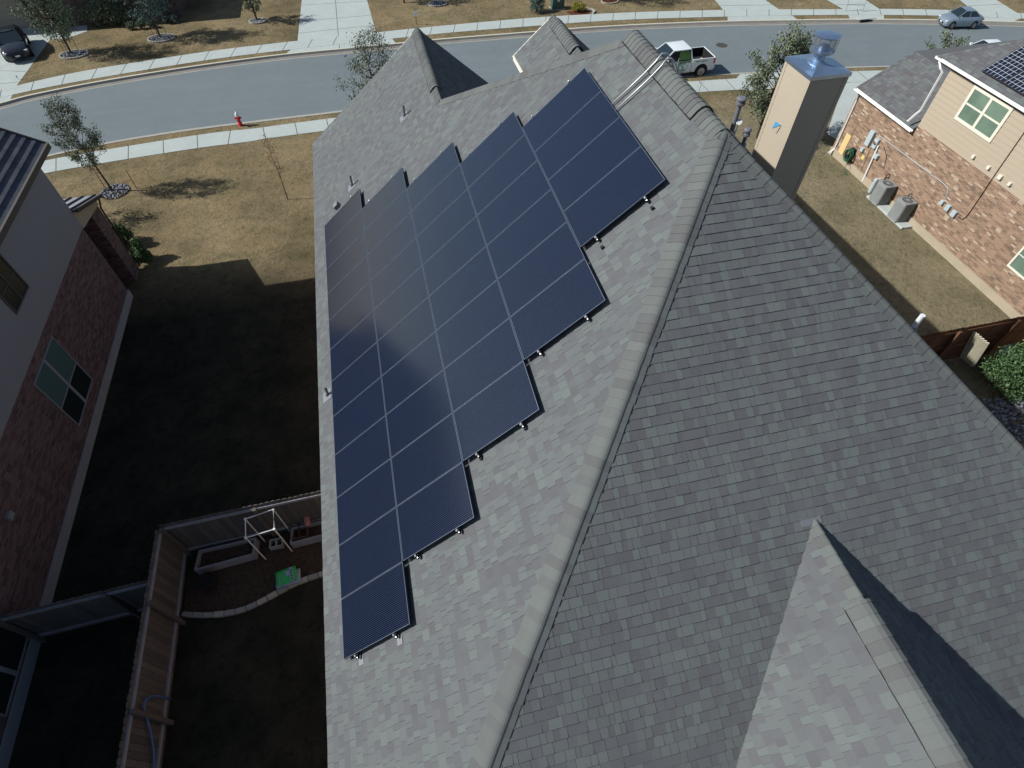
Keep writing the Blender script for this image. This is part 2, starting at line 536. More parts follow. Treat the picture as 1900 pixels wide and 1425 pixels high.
SH_TONES = [(0.090, 0.086, 0.095), (0.101, 0.101, 0.109), (0.112, 0.118, 0.122), (0.118, 0.130, 0.131), (0.135, 0.152, 0.149)]
M = dict(
    shingle=mat('asphalt_shingle', rough=0.95, spec=0.1, tone=SH_TONES, noise=[(150, 0.3, (0.19, 0.205, 0.20)), (0.45, 0.3, (0.088, 0.092, 0.098)), (3.5, 0.14, (0.15, 0.17, 0.165))], bump=(260, 0.35, 0.004)),
    shingle2=mat('neighbour_shingle', rough=0.95, spec=0.1, tone=[tuple(c * 0.95 for c in t) for t in SH_TONES], noise=(120, 0.25, (0.20, 0.20, 0.20)), bump=(200, 0.3, 0.004)),
    capsh=mat('ridge_cap_shingle', rough=0.95, spec=0.1, tone=[(0.093, 0.094, 0.095), (0.108, 0.117, 0.114), (0.120, 0.134, 0.127)], noise=(150, 0.25, (0.20, 0.205, 0.20)), bump=(260, 0.35, 0.004)),
    ventdark=mat('vent_core_black', (0.01, 0.01, 0.01), 0.8),
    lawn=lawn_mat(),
    dirt=mat('bed_soil', (0.045, 0.032, 0.025), 1.0, spec=0.05, noise=(14, 0.8, (0.1, 0.07, 0.05)), bump=(30, 0.8, 0.03)),
    mulch=mat('red_mulch', (0.16, 0.06, 0.035), 1.0, spec=0.05, noise=(25, 0.8, (0.07, 0.03, 0.02)), bump=(40, 0.9, 0.03)),
    asphalt=mat('street_asphalt', (0.17, 0.205, 0.215), 0.9, spec=0.2, noise=[(0.35, 0.6, (0.20, 0.235, 0.245)), (60, 0.35, (0.115, 0.13, 0.14)), ((0.12, 1.6, 1.0), 0.45, (0.145, 0.172, 0.18)), ((2.2, 2.2, 1.0), 0.12, (0.09, 0.10, 0.105))], bump=(90, 0.25, 0.006)),
    concrete=mat('pale_concrete', (0.46, 0.51, 0.49), 0.9, spec=0.2, noise=[(1.2, 0.5, (0.37, 0.41, 0.39)), (30, 0.3, (0.33, 0.36, 0.34)), (4, 0.2, (0.31, 0.33, 0.30))], bump=(60, 0.2, 0.004)),
    joint=mat('pavement_joint', (0.09, 0.09, 0.085), 0.95),
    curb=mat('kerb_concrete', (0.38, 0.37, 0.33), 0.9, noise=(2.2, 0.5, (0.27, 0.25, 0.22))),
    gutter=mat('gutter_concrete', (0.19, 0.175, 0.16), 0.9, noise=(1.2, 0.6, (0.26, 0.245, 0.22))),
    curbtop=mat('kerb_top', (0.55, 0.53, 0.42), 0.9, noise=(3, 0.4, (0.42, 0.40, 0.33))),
    foundation=mat('foundation_concrete', (0.40, 0.34, 0.25), 0.9, noise=(2, 0.5, (0.30, 0.26, 0.19)), bump=(40, 0.3, 0.005)),
    fnd_grey=mat('grey_foundation', (0.30, 0.31, 0.32), 0.9, noise=(2, 0.4, (0.22, 0.23, 0.24))),
    brick_l=brick_mat('red_brown_brick', (0.19, 0.118, 0.112), (0.145, 0.092, 0.092), (0.19, 0.165, 0.165), rh=0.068),
    brick_r=brick_mat('mixed_red_brick', (0.36, 0.215, 0.14), (0.29, 0.185, 0.13), (0.38, 0.32, 0.24), light=(0.44, 0.35, 0.26), bw=0.2, rh=0.068, ms=0.010),
    brick_f=brick_mat('dark_brick', (0.14, 0.09, 0.08), (0.10, 0.07, 0.065), (0.16, 0.14, 0.13)),
    stucco=mat('grey_stucco', (0.25, 0.255, 0.28), 0.95, noise=(1.5, 0.15, (0.21, 0.215, 0.24)), bump=(80, 0.25, 0.004)),
    siding=mat('tan_siding', (0.40, 0.335, 0.255), 0.75, noise=(1.0, 0.15, (0.36, 0.30, 0.23))),
    sidingk=mat('chimney_siding', (0.43, 0.37, 0.285), 0.75, noise=(1.4, 0.25, (0.37, 0.315, 0.24))),
    trim=mat('painted_trim', (0.60, 0.54, 0.42), 0.6),
    white=mat('white_paint', (0.74, 0.74, 0.72), 0.55),
    offwhite=mat('cream_paint', (0.68, 0.66, 0.56), 0.6),
    soffit=mat('dark_soffit', (0.10, 0.09, 0.08), 0.9),
    darktrim=mat('dark_bronze_trim', (0.035, 0.03, 0.03), 0.6),
    tile=mat('dark_concrete_tile', (0.055, 0.058, 0.075), 0.8, spec=0.3, noise=(3.0, 0.7, (0.11, 0.115, 0.14)), bump=(20, 0.4, 0.01)),
    metalroof=mat('bare_metal_roof', (0.50, 0.50, 0.52), 0.45, metal=0.6),
    galv=mat('galvanised_steel', (0.36, 0.50, 0.68), 0.36, metal=0.85, noise=[(5, 0.4, (0.26, 0.37, 0.52)), (9, 0.2, (0.5, 0.45, 0.42))], bump=(6, 0.15, 0.01)),
    mesh=mat('spark_screen', (0.35, 0.37, 0.4), 0.5, metal=0.8, alpha=0.3),
    alu=mat('aluminium', (0.72, 0.73, 0.74), 0.3, metal=1.0),
    conduit=mat('emt_conduit', (0.50, 0.51, 0.51), 0.4, metal=0.6),
    frame=mat('panel_frame', (0.19, 0.235, 0.32), 0.35, metal=0.5),
    frame_b=mat('frame_side_black', (0.012, 0.012, 0.016), 0.5),
    pv=panel_mat('mono_cells', (0.0007, 0.0022, 0.0120), 0.0292, 0.0056, (0.046, 0.068, 0.118)),
    pv2=panel_mat('gridded_cells', (0.010, 0.014, 0.03), 0.158, 0.012, (0.45, 0.48, 0.5), cells=True),
    pvc=mat('white_pvc', (0.75, 0.76, 0.76), 0.4),
    pipe_g=mat('grey_painted_pipe', (0.16, 0.165, 0.185), 0.6),
    boot=mat('lead_flashing', (0.20, 0.21, 0.225), 0.55, metal=0.2),
    glass_d=mat('dark_window_glass', (0.016, 0.024, 0.024), 0.25, spec=0.25),
    glass_g=mat('green_tinted_glass', (0.17, 0.25, 0.19), 0.08, spec=0.8, noise=(0.8, 0.6, (0.06, 0.10, 0.08))),
    blind=mat('teal_blind_behind_glass', (0.075, 0.135, 0.14), 0.25, spec=0.3),
    greybox=mat('meter_grey_paint', (0.40, 0.47, 0.50), 0.5),
    acgrey=mat('condenser_grey', (0.27, 0.285, 0.285), 0.55, noise=(3, 0.3, (0.15, 0.15, 0.14))),
    acdark=mat('condenser_grille', (0.03, 0.03, 0.03), 0.7),
    rubber=mat('black_rubber', (0.015, 0.015, 0.015), 0.8),
    hose_g=mat('green_hose', (0.015, 0.10, 0.05), 0.4, spec=0.5),
    hose_b=mat('blue_hose', (0.08, 0.16, 0.36), 0.45, spec=0.5),
    wood=mat('weathered_cedar', (0.22, 0.17, 0.13), 0.9, tone=[(0.085, 0.077, 0.072), (0.155, 0.138, 0.128)], noise=(6, 0.5, (0.075, 0.07, 0.066))),
    wood2=mat('brown_stained_cedar', (0.16, 0.075, 0.04), 0.9, tone=[(0.11, 0.05, 0.028), (0.20, 0.10, 0.055)], noise=(6, 0.4, (0.10, 0.05, 0.03))),
    woodgrey=mat('grey_lumber', (0.30, 0.30, 0.33), 0.9, noise=(5, 0.5, (0.2, 0.2, 0.22))),
    woodlight=mat('sunbleached_boards', (0.52, 0.48, 0.36), 0.9, noise=(4, 0.5, (0.38, 0.35, 0.27))),
    stone=mat('edging_block', (0.36, 0.34, 0.30), 0.95, tone=[(0.28, 0.27, 0.25), (0.42, 0.39, 0.33)], bump=(20, 0.5, 0.01)),
    gravel=mat('grey_river_stones', (0.3, 0.3, 0.32), 0.9, tone=[(0.08, 0.085, 0.095), (0.17, 0.18, 0.20), (0.34, 0.36, 0.39)]),
    bark=mat('bark', (0.075, 0.055, 0.045), 0.95, noise=(20, 0.6, (0.04, 0.03, 0.025))),
    leaf=mat('oak_leaf', rough=0.6, spec=0.25, tone=[(0.06, 0.08, 0.045), (0.13, 0.165, 0.095), (0.25, 0.29, 0.20)]),
    leaf_b=mat('blue_green_leaf', rough=0.7, spec=0.2, tone=[(0.04, 0.07, 0.06), (0.09, 0.14, 0.12), (0.17, 0.24, 0.21)]),
    leaf_g=mat('bright_green_leaf', rough=0.6, spec=0.2, tone=[(0.025, 0.06, 0.02), (0.06, 0.12, 0.045), (0.13, 0.20, 0.09)]),
    leaf_y=mat('yellow_green_leaf', rough=0.6, spec=0.25, tone=[(0.12, 0.13, 0.02), (0.28, 0.25, 0.04), (0.42, 0.36, 0.08)]),
    leaf_r=mat('rust_dry_leaf', rough=0.7, spec=0.2, tone=[(0.16, 0.06, 0.035), (0.30, 0.13, 0.07), (0.4, 0.2, 0.1)]),
    red=mat('hydrant_red', (0.55, 0.02, 0.03), 0.4, spec=0.5),
    hwhite=mat('hydrant_silver', (0.72, 0.74, 0.76), 0.35, metal=0.3),
    paint_w=mat('white_car_paint', (0.70, 0.74, 0.76), 0.25, spec=0.6),
    paint_s=mat('silver_blue_paint', (0.30, 0.37, 0.44), 0.25, metal=0.5, spec=0.6),
    paint_k=mat('black_car_paint', (0.02, 0.025, 0.03), 0.15, spec=0.7),
    carglass=mat('car_glass', (0.015, 0.025, 0.03), 0.05, spec=0.9),
    rim=mat('wheel_rim', (0.35, 0.36, 0.38), 0.35, metal=0.8),
    lamp_r=mat('tail_lamp_red', (0.5, 0.02, 0.02), 0.25, spec=0.6),
    lamp_w=mat('head_lamp_clear', (0.6, 0.63, 0.66), 0.15, spec=0.8),
    logo_g=mat('logo_green', (0.03, 0.22, 0.10), 0.5),
    wrap_g=mat('green_wrap_film', (0.10, 0.21, 0.06), 0.4),
    bagg=mat('green_plastic_bag', (0.02, 0.42, 0.07), 0.3, spec=0.6, bump=(12, 0.5, 0.02)),
    bagw=mat('grey_blue_bag', (0.30, 0.35, 0.48), 0.35, spec=0.5, bump=(12, 0.5, 0.02)),
    ink=mat('black_print', (0.02, 0.02, 0.02), 0.5),
    pink=mat('dusty_pink_plastic', (0.42, 0.18, 0.17), 0.5),
    terracotta=mat('brown_plastic', (0.13, 0.07, 0.05), 0.6),
    sunpatch=mat('sunlit_patch_yellow', (0.62, 0.47, 0.22), 0.8),  # sunlight on the brick, put into a colour
    garage=mat('garage_door_tan', (0.30, 0.27, 0.22), 0.7),
    blue=mat('blue_flap', (0.10, 0.33, 0.58), 0.3, spec=0.5),
    util=mat('utility_green', (0.05, 0.10, 0.08), 0.5),
    iron=mat('cast_iron', (0.06, 0.055, 0.05), 0.7, noise=(30, 0.4, (0.1, 0.09, 0.08))),
    yellow=mat('yellow_label', (0.65, 0.52, 0.16), 0.6),
)

# ------------------------------------------------------------------ the setting: ground, street, kerbs, pavements
RZ = ZG - 0.11
g = MB()
g.poly([(-400, -300, RZ - 0.03), (500, -300, RZ - 0.03), (500, 600, RZ - 0.03), (-400, 600, RZ - 0.03)])
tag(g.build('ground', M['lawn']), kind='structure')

FC = [(-80, 214), (18.5, 187), (47, 178.5), (168, 154), (320, 129), (428, 113.5), (535, 100), (640, 90.5), (728, 82), (816, 73), (964, 61.6), (1080, 52), (1200, 45), (1355, 39.5), (1473, 37.5), (1584, 36), (1723, 37), (1900, 41), (2000, 45)]
NC = [(-60, 331), (67, 293), (202, 264), (337, 242.5), (428, 231), (505, 222), (630, 207), (800, 187), (1000, 164.5), (1277, 141.5), (1322, 138.5), (1373, 136.5), (1450, 131.5), (1582, 124.5), (1647, 123), (1750, 123), (1900, 127)]
SFi = [(-80, 190), (34, 158), (135, 135), (269, 113), (404, 92.6), (552, 76), (695, 60.6), (829, 47), (998, 32), (1100, 26.3), (1200, 22), (1342, 18.5), (1446, 17.5), (1565, 17.5), (1632, 16.4), (1748, 18), (1887, 24), (1990, 30)]
SFo = [(-80, 204), (24, 175), (135, 153), (269, 130), (404, 108.5), (539, 92), (640, 81.5), (728, 72), (829, 61), (964, 50.5), (1100, 40), (1200, 35), (1353, 31), (1480, 28.5), (1570, 28), (1640, 28), (1740, 29), (1900, 35), (2000, 39)]
SNi = [(-40, 348), (82.5, 321.7), (168, 306.5), (303, 284.6), (417.6, 267.5), (440, 268.5), (456, 267.5), (475, 260), (505, 256), (593, 244), (800, 219), (1000, 197), (1305, 170), (1380, 166.5), (1480, 159), (1579, 153), (1640, 150), (1900, 155)]
SNo = [(-40, 326), (67, 301.5), (135, 288), (249, 269.5), (364, 251), (428, 242.5), (465, 240), (505, 234), (620, 219), (800, 197), (1000, 176), (1281, 151), (1365, 146), (1480, 139), (1579, 132.5), (1647, 130.5), (1750, 131), (1900, 135)]


def W(pl, z=ZG):
    pts = [hz(x, y, z) for x, y in pl]
    out = []
    for a, b in zip(pts, pts[1:]):          # soften the corners a little
        out += [a.lerp(b, t / 4) for t in range(4)]
    out.append(pts[-1])
    sm = out[:]
    for _ in range(3):
        sm = [sm[0]] + [(sm[i - 1] + sm[i] * 2 + sm[i + 1]) / 4 for i in range(1, len(sm) - 1)] + [sm[-1]]
    return sm


def extend(pl, d=150):
    a = pl[0] + (pl[0] - pl[1]).normalized() * d
    b = pl[-1] + (pl[-1] - pl[-2]).normalized() * d
    return [a] + pl + [b]


far = extend(W(FC))
near = extend(W(NC))


def offset(pl, d):
    out = []
    for i, p_ in enumerate(pl):
        t = (pl[min(i + 1, len(pl) - 1)] - pl[max(i - 1, 0)])
        t.z = 0
        t.normalize()
        out.append(p_ + Vector((-t.y, t.x, 0)) * d)
    return out


def strip(mb, a, b, mi=0, za=None, zb=None):
    for i in range(len(a) - 1):
        q = [a[i].copy(), a[i + 1].copy(), b[i + 1].copy(), b[i].copy()]
        if za is not None:
            q[0].z = q[1].z = za
        if zb is not None:
            q[2].z = q[3].z = zb
        mb.poly(q, mi)


r = MB()
ro = offset(near, 0.0)
nn = min(len(far), len(near))
# the street sheet spans from well under the near kerb to well under the far one
ext_n = [Vector((x, -60, 0)) for x in (-200, 250)]
r.poly([(-220, 5, RZ), (300, -25, RZ), (300, 60, RZ), (-220, 110, RZ)])
tag(r.build('road', M['asphalt']), kind='structure')

lw_ = MB()
lawn_far_edge = [Vector((p.x, p.y + 200, ZG)) for p in far]
strip(lw_, [p.copy() for p in offset(far, 0.10)], lawn_far_edge, 0, ZG, ZG)
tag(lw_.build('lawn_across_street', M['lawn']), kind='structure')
ln_ = MB()
strip(ln_, [Vector((p.x, -200, ZG)) for p in near], offset(near, -0.10), 0, ZG, ZG)
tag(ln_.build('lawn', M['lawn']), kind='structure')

for nm, line, sgn in (('kerb', far, 1), ('kerb', near, -1)):
    k = MB()
    inner = offset(line, 0.12 * sgn)
    outer = offset(line, -0.02 * sgn)
    if sgn > 0:
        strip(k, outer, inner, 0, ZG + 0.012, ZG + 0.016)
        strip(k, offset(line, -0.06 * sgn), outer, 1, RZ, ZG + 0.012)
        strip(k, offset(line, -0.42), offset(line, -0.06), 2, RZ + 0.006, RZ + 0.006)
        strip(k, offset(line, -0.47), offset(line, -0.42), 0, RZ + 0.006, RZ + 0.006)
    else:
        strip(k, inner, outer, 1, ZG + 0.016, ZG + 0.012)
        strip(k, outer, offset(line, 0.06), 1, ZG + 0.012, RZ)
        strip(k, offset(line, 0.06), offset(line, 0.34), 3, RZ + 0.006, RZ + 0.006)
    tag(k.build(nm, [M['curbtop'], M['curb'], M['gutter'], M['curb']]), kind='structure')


def resamp(pl, n):
    L_ = [0]
    for a, b in zip(pl, pl[1:]):
        L_.append(L_[-1] + (b - a).length)
    out = []
    j = 0
    for k in range(n + 1):
        s_ = L_[-1] * k / n
        while j < len(pl) - 2 and L_[j + 1] < s_:
            j += 1
        t = (s_ - L_[j]) / max(1e-9, L_[j + 1] - L_[j])
        out.append(pl[j].lerp(pl[j + 1], t))
    return out


def nearest_on(pl, q):
    best = None
    for a, b in zip(pl, pl[1:]):
        d = b - a
        t = max(0, min(1, (q - a).dot(d) / d.dot(d)))
        c = a + d * t
        if best is None or (c - q).length < (best - q).length:
            best = c
    return best


for pi, po in ((SFi, SFo), (SNi, SNo)):
    a = extend(W(pi), 60)
    b = extend(W(po), 60)
    cen = resamp(b, 260)
    s_ = MB()
    prev = None
    zt = ZG + 0.014
    for q in cen:
        c = nearest_on(a, q)
        if prev:
            s_.poly([Vector((prev[0].x, prev[0].y, zt)), Vector((q.x, q.y, zt)), Vector((c.x, c.y, zt)), Vector((prev[1].x, prev[1].y, zt))])
        prev = (q, c)
    step = 1.55 if pi is SFi else 1.62
    tot = sum((y - x).length for x, y in zip(b, b[1:]))
    for q in resamp(b, int(tot / step)):
        c = nearest_on(a, q)
        c = nearest_on(a, c + Vector((0.36 if pi is SFi else 0.08, 0, 0)))
        d = (c - q)
        t = Vector((-d.y, d.x, 0)).normalized() * 0.016
        s_.poly([Vector((p_.x, p_.y, zt + 0.004)) for p_ in (q - t, q + t, c + t, c - t)], 1)
    tag(s_.build('sidewalk', [M['concrete'], M['joint']]), kind='structure')


def area(mb, px, z, mi=0):
    pts = [hz(x, y, ZG) for x, y in px]
    pts = [Vector((p_.x, p_.y, z)) for p_ in pts]
    n = sum((pts[i].x * pts[(i + 1) % len(pts)].y - pts[(i + 1) % len(pts)].x * pts[i].y) for i in range(len(pts)))
    if n < 0:
        pts.reverse()
    mb.poly(pts, mi)


def seam(mb, a, b, z=ZG + 0.012, wd=0.03, mi=1):
    a = hz(*a)
    b = hz(*b)
    t = (b - a)
    t = Vector((-t.y, t.x, 0)).normalized() * wd / 2
    mb.poly([Vector((p_.x, p_.y, z)) for p_ in (a - t, b - t, b + t, a + t)], mi)


drives = [
    ([(530, 100.5), (540, 92), (552, 77.5), (560, 0), (563, -40), (674, -40), (681, 0), (698, 61), (728, 72), (735, 81.5), (640, 90)],
     [((556, 40), (692, 28)), ((558, 10), (684, 2)), ((552, 62), (696, 47)), ((620, -30), (626, 45)), ((626, 45), (630, 91)), ((595, 72), (595, 87))]),
    ([(1350, 39.5), (1350, 30), (1342, 19), (1326, 0), (1305, -25), (1395, -25), (1420, 0), (1446, 18), (1470, 29), (1480, 37.5)],
     [((1335, 11), (1436, 9)), ((1346, 25), (1456, 25))]),
    ([(1577, 36), (1573, 26), (1569, 20), (1534, 0), (1500, -20), (1585, -20), (1606, 0), (1632, 17), (1640, 27), (1640, 36)],
     [((1550, 9), (1618, 7))]),
    ([(1745, 37), (1760, 27), (1806, 21.5), (1781, 0), (1765, -15), (1830, -15), (1849, 0), (1887, 24), (1895, 34), (1880, 40)],
     [((1795, 11), (1862, 8))]),
    ([(18.5, 187), (24, 175), (32, 158), (94, 72), (112, 48), (60, 50), (-40, 62), (-160, 190), (-80, 214)],
     [((-40, 130), (48, 133)), ((-40, 160), (36, 152))]),
    ([(1365, 147), (1374, 136.8), (1450, 131.8), (1490, 129.5), (1500, 160), (1385, 168)],
     [((1400, 135), (1412, 165))]),
]
for px, seams in drives:
    d_ = MB()
    area(d_, px, ZG + 0.008)
    for a_, b_ in seams:
        seam(d_, a_, b_)
    tag(d_.build('driveway', [M['concrete'], M['joint']]), kind='structure')
p_ = MB()
area(p_, [(94, 73), (126, 71), (162, 58), (162, 44), (140, 41), (118, 50), (108, 54)], ZG + 0.010)
tag(p_.build('path', M['concrete']), kind='structure')
p_ = MB()
area(p_, [(1560, 172), (1601, 189), (1559, 264), (1534, 248)], ZG + 0.010)
area(p_, [(1560, 172), (1548, 158), (1600, 150), (1640, 160), (1601, 189)], ZG + 0.010)
tag(p_.build('path', M['concrete']), kind='structure')


# ------------------------------------------------------------------ roof building
def clip(poly, edges):
    """poly: list of (u,v); edges: convex polygon (ccw)"""
    out = poly
    n = len(edges)
    for i in range(n):
        ax_, ay = edges[i]
        bx, by = edges[(i + 1) % n]
        inp = out
        out = []
        if not inp:
            return []
        for j in range(len(inp)):
            p1 = inp[j]
            p2 = inp[(j + 1) % len(inp)]
            s1 = (bx - ax_) * (p1[1] - ay) - (by - ay) * (p1[0] - ax_)
            s2 = (bx - ax_) * (p2[1] - ay) - (by - ay) * (p2[0] - ax_)
            if s1 >= 0:
                out.append(p1)
            if (s1 >= 0) != (s2 >= 0):
                t = s1 / (s1 - s2)
                out.append((p1[0] + (p2[0] - p1[0]) * t, p1[1] + (p2[1] - p1[1]) * t))
    return out


def shingle_face(mb, O, U, V, polys, expo=0.143, seed=1, tab=(0.065, 0.20), thick=0.010):
    """courses of overlapping tabs on the plane O + u U + v V, kept inside the convex polygons"""
    Nn = U.cross(V).normalized()
    if Nn.z < 0:
        Nn = -Nn
    us = [p_[0] for q in polys for p_ in q]
    vs = [p_[1] for q in polys for p_ in q]
    u0, u1, v0, v1 = min(us), max(us), min(vs), max(vs)
    cc = []
    for q in polys:
        ar = sum(q[i][0] * q[(i + 1) % len(q)][1] - q[(i + 1) % len(q)][0] * q[i][1] for i in range(len(q)))
        cc.append(q if ar > 0 else list(reversed(q)))

    def P3(u, v, h):
        return O + U * u + V * v + Nn * h
    # solid deck under the tabs
    for q in cc:
        mb.poly([P3(u, v, -0.004) for u, v in q], 0, 0.0)
    for k in range(int(math.floor(v0 / expo)), int(math.ceil(v1 / expo))):
        rnd = random.Random(seed * 7919 + k)
        va = k * expo
        vb = va + expo
        u = u0 - rnd.random() * 0.3
        last = 0.5
        wob = rnd.uniform(-0.002, 0.002)
        while u < u1:
            wd = rnd.uniform(*tab)
            t = rnd.random()
            h = thick if rnd.random() < 0.5 else thick * 0.62
            ub = u + wd
            gp_ = 0.004 if t > 0.35 else 0.0
            rect = [(u, va + wob), (ub - gp_, va + wob), (ub - gp_, vb + 0.004), (u, vb + 0.004)]
            for q in cc:
                if ub < min(x[0] for x in q) or u > max(x[0] for x in q) or vb < min(x[1] for x in q) or va > max(x[1] for x in q):
                    continue
                c = clip(rect, q)
                if len(c) < 3:
                    continue

                def hh(v):
                    return 0.001 + h * (1 - 0.9 * (v - va) / expo)
                mb.poly([P3(a, b, hh(b)) for a, b in c], 0, t)
                n = len(c)
                for i in range(n):
                    a = c[i]
                    b = c[(i + 1) % n]
                    if abs(a[1] - b[1]) < 1e-6 and abs(a[1] - va - wob) < 1e-6:
                        mb.poly([P3(a[0], a[1], -0.003), P3(b[0], b[1], -0.003), P3(b[0], b[1], hh(b[1])), P3(a[0], a[1], hh(a[1]))], 0, t * 0.5)
                    elif abs(a[0] - b[0]) < 1e-6 and h == thick:
                        mb.poly([P3(a[0], a[1], -0.003), P3(b[0], b[1], -0.003), P3(b[0], b[1], hh(b[1])), P3(a[0], a[1], hh(a[1]))], 0, t * 0.5)
            u = ub


def face_from_pts(mb, polys3, O, along, **kw):
    """polys3: lists of 3-D points of one plane; along = horizontal direction of the courses"""
    pts = [Vector(p_) for p_ in polys3[0]]
    n = Vector((0, 0, 0))
    for i in range(1, len(pts) - 1):
        n += (pts[i] - pts[0]).cross(pts[i + 1] - pts[0])
    n.normalize()
    if n.z < 0:
        n = -n
    U = Vector(along).normalized()
    V = n.cross(U).normalized()
    if V.z < 0:
        U = -U
        V = -V
    O = Vector(O)
    polys = [[((Vector(p_) - O).dot(U), (Vector(p_) - O).dot(V)) for p_ in q] for q in polys3]
    shingle_face(mb, O, U, V, polys, **kw)


def caps(mb, a, b, nl, nr, wl=0.17, wr=0.17, step=0.14, lift=0.014, seed=3, rounded=0.03, base=0.004, dome=0.42):
    """overlapping cap shingles from the low end a up to the high end b, bent over two faces whose upslope-normals are nl / nr"""
    a = Vector(a)
    b = Vector(b)
    d = (b - a).normalized()
    L_ = (b - a).length
    up = (Vector(nl) + Vector(nr)).normalized()
    dl = -(Vector(nl).cross(d)).normalized()
    if dl.dot(Vector(nr)) > 0:
        dl = -dl
    dr = (Vector(nr).cross(d)).normalized()
    if dr.dot(Vector(nl)) > 0:
        dr = -dr
    rnd = random.Random(seed)
    k = 0
    s = 0.0
    while s < L_:
        e = min(L_, s + step + 0.03)
        t = rnd.random()
        jw = rnd.uniform(-0.006, 0.006)

        def ring(q, h):
            Lp = q + dl * (wl + jw) + Vector(nl) * (h + base)
            Rp = q + dr * (wr + jw) + Vector(nr) * (h + base)
            Ap = q + up * (h + base + 0.002)
            P1 = Ap.lerp(Lp, dome)
            P2 = Ap.lerp(Rp, dome)
            Cp = Ap * 2 - (P1 + P2) * 0.5
            return [Lp] + [P1 * (1 - t_) ** 2 + Cp * 2 * t_ * (1 - t_) + P2 * t_ ** 2 for t_ in (i / 6 for i in range(7))] + [Rp]
        r0 = ring(a + d * s, lift)
        r1 = ring(a + d * e, 0.003)
        rb = ring(a + d * s, -0.004)
        rbb = ring(a + d * e, -0.012)
        n = len(r0)
        vs = r0 + r1 + rb + rbb
        fs = [(i, i + 1, n + i + 1, n + i) for i in range(n - 1)]
        fs += [(2 * n + i, 2 * n + i + 1, i + 1, i) for i in range(n - 1)]
        fs += [(2 * n, 0, n, 3 * n), (n - 1, 3 * n - 1, 4 * n - 1, 2 * n - 1)]
        mb.add(vs, fs, 0, t)
        s += step
        k += 1


def ridge_vent(mb, a, b, nl, nr, wl=0.19, wr=0.19, h=0.035):
    a = Vector(a)
    b = Vector(b)
    d = (b - a).normalized()
    up = (Vector(nl) + Vector(nr)).normalized()
    dl = -(Vector(nl).cross(d)).normalized()
    if dl.dot(Vector(nr)) > 0:
        dl = -dl
    dr = (Vector(nr).cross(d)).normalized()
    if dr.dot(Vector(nl)) > 0:
        dr = -dr
    # dark slotted core, both sides
    for dd, nn_, wd in ((dl, Vector(nl), wl + 0.045), (dr, Vector(nr), wr + 0.045)):
        vs = []
        for q in (a, b):
            vs += [q + nn_ * 0.0, q + dd * wd * 0.96, q + dd * wd * 0.96 + nn_ * h, q + up * (h + 0.01)]
        mb.add(vs, [(0, 1, 2, 3), (7, 6, 5, 4), (1, 5, 6, 2), (2, 6, 7, 3)], 1)
    return d


# main roof of the house ------------------------------------------------
NA = Vector((-TA, 0, 1)).normalized()
ND = Vector((TA, 0, 1)).normalized()
NB = Vector((0, -TB, 1)).normalized()
TF = 0.65
NF = Vector((0, TF, 1)).normalized()
zA = lambda x: x * TA - 0.17
XE = -0.42
ZE = zA(XE)
RX = 7.2
RZZ = zA(RX)                              # ridge height
PK = Vector((RX, -7.62, RZZ))             # back end of the ridge
PF = Vector((RX, -4.0, RZZ))              # street end of the ridge
XR = 2 * RX - XE
YB = PK.y - (RZZ - ZE) / TB               # back eave
YF = PF.y + (RZZ - ZE) / TF               # street eave
WV = Vector((3.86, 0.34, zA(3.86)))       # where the wing ridge meets the hip
WR = Vector((3.84, 5.30, zA(3.84)))       # street end of the wing ridge
WE = Vector((XE + 0.06, 5.86, ZE))

house = empty('house', (7.2, -5.0, ZG), 'house with grey shingled hip roof carrying the large solar array', 'house')
rf = MB()
eA = [Vector((XE, YB, ZE)), PK, PF, Vector((WV.x, WV.y, WV.z)), Vector((XE, WV.y, ZE))]
eA2 = [Vector((XE, WV.y, ZE)), WV, WR, WE]
face_from_pts(rf, [eA, eA2], (XE, 0, ZE), (0, 1, 0), seed=11)
# back face, its two halves
bl = Vector((XE, YB, ZE))
brr = Vector((XR, YB, ZE))
face_from_pts(rf, [[bl, brr, PK]], (0, YB, ZE), (1, 0, 0), seed=12, thick=0.013)
# hidden faces
face_from_pts(rf, [[brr, Vector((XR, YF, ZE)), PF, PK]], (XR, 0, ZE), (0, 1, 0), seed=13, tab=(0.3, 0.6))
WRb = Vector((7.75, 5.30, WR.z - TA * (7.75 - WR.x)))
zF = lambda y: PF.z - TF * (y - PF.y)
face_from_pts(rf, [[WV, WR, Vector((WR.x + (WR.z - zF(5.3)) / TA, 5.3, zF(5.3)))]], (WV.x, 0, WV.z), (0, 1, 0), seed=14)
face_from_pts(rf, [[PF, Vector((XR, YF, ZE)), Vector((8.2, YF, ZE)), WV]], (8.2, YF, ZE), (1, 0, 0), seed=15, tab=(0.3, 0.6))
# gable over the back face
GX = 7.22
GZ = 2.70
GY0 = PK.y - (RZZ - GZ) / TB             # where its ridge dies into the back face
GYE = YB - 0.9
gzb = ZE
dxg = (GZ - gzb) / TA
gl_v = Vector((GX - dxg, GYE, gzb))
gl_i = Vector((GX - dxg, YB, ZE))
gr_i = Vector((GX + dxg, YB, ZE))
GA = Vector((GX, GY0, GZ))
GE = Vector((GX, GYE, GZ))
face_from_pts(rf, [[GA, GE, gl_v, gl_i]], (GX, 0, GZ), (0, 1, 0), seed=16)
face_from_pts(rf, [[GA, GE, Vector((GX + dxg, GYE, gzb)), gr_i]], (GX, 0, GZ), (0, 1, 0), seed=17)
